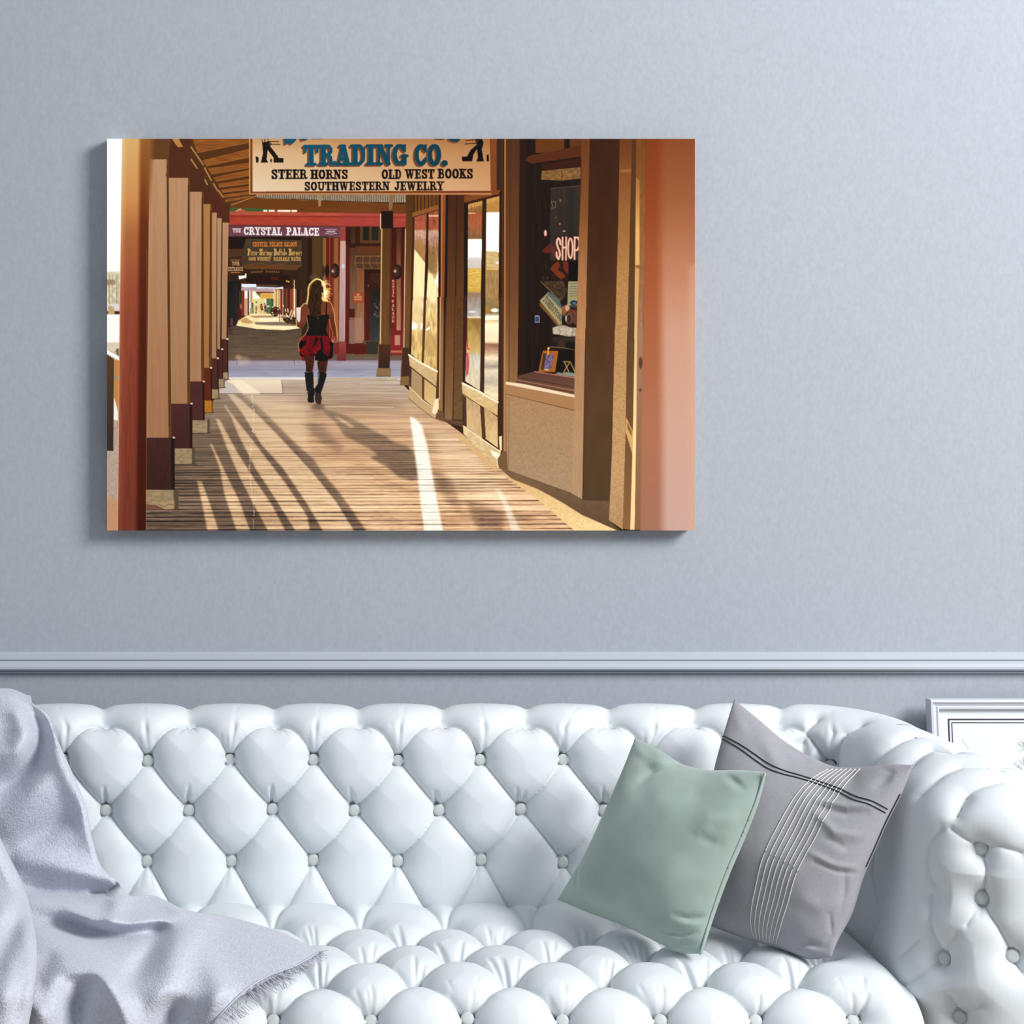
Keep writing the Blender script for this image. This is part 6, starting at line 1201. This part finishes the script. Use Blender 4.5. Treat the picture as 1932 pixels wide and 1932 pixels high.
    poly(9, [(480, 850), (540, 865), (705, 845), (710, 1050), (715, 1250), (740, 1320), (745, 1420), (720, 1500), (730, 1640), (650, 1660), (570, 1640), (555, 1580), (570, 1440), (545, 1400), (530, 1300), (495, 1050)], lambda X, Y: np.array((28, 24, 24)) * (1 + .3 * vnoise(X / 2, Y / 3, 127))[..., None])
    poly(9, [(820, 870), (880, 845), (1000, 860), (1050, 900), (1050, 950), (1010, 1080), (960, 1250), (910, 1380), (905, 1440), (930, 1540), (900, 1680), (850, 1700), (780, 1660), (745, 1560), (760, 1400), (730, 1300), (780, 1220), (830, 1140)], lambda X, Y: np.array((26, 22, 20)) * (1 + .3 * vnoise(X / 2, Y / 3, 128))[..., None]); poly(9, [(820, 900), (870, 870), (860, 1000), (830, 1120), (800, 1140)], (104, 116, 132), .9, .4); ell(9, 840, 1540, 80, 150, (62, 50, 38), .9, .2); line(9, [(530, 1330), (590, 1320), (700, 1330)], 1, (70, 60, 56), .8); ell(9, 560, 1370, 14, 12, (214, 206, 196), .9, .6)
    # overall contrast curve, slight desaturation and a little film grain
    IMG[:] = 255 * (np.clip(IMG, 0, 255) / 255) ** .98; IMG[:] = IMG - 255 * .042 * np.sin(2 * np.pi * IMG / 255); g_ = IMG.mean(2, keepdims=True); g_ = IMG.mean(2, keepdims=True); IMG[:] = IMG * .86 + g_ * .14
    IMG[:] = IMG + (RNG.normal(0, 1.5, IMG.shape[:2]))[..., None]
paint()
IMG = np.clip(IMG, 0, 255)

# ------------------------------------------------------------------ the canvas itself: one colour per point, wrapped round the stretcher
CY = WALL - .036
kx = (CY + CAM_D) / F_PX
xs = (np.arange(PW) + PX0 + .5 - VPX) * kx; xs[0] -= .5 * kx; xs[-1] += .5 * kx
zs = CAM_Z - (np.arange(PH) + PY0 + .5 - VPY) * kx; zs[0] += .5 * kx; zs[-1] -= .5 * kx
CP = np.zeros((PH + 2, PW + 2, 3)); CP[..., 0] = np.concatenate([[xs[0]], xs, [xs[-1]]])[None, :]; CP[..., 2] = np.concatenate([[zs[0]], zs, [zs[-1]]])[:, None]
CP[..., 1] = CY; CP[0, :, 1] = CP[-1, :, 1] = CP[:, 0, 1] = CP[:, -1, 1] = WALL - .0005
IC = np.pad(IMG, ((1, 1), (1, 1), (0, 0)), 'edge')
me = grid_mesh('canvas_print', CP, flip=False)
if me.polygons[len(me.polygons) // 2].normal.y > 0: me.flip_normals()
me.polygons.foreach_set('use_smooth', np.zeros(len(me.polygons), dtype=bool))
ca = me.color_attributes.new('print_ink', 'BYTE_COLOR', 'POINT')
ca.data.foreach_set('color_srgb', np.concatenate([IC / 255.0, np.ones(IC.shape[:2] + (1,))], -1).astype(np.float32).reshape(-1))
m_print = bpy.data.materials.new('canvas_ink'); m_print.use_nodes = True
nt = m_print.node_tree; pb_ = nt.nodes['Principled BSDF']; at_ = nt.nodes.new('ShaderNodeVertexColor'); at_.layer_name = 'print_ink'
nt.links.new(at_.outputs['Color'], pb_.inputs['Base Color']); pb_.inputs['Roughness'].default_value = .8; pb_.inputs['Specular IOR Level'].default_value = .1
tag(link('canvas_print', me, None, m_print), 'large canvas photo of a woman on an old western boardwalk, hung above the sofa', 'picture')
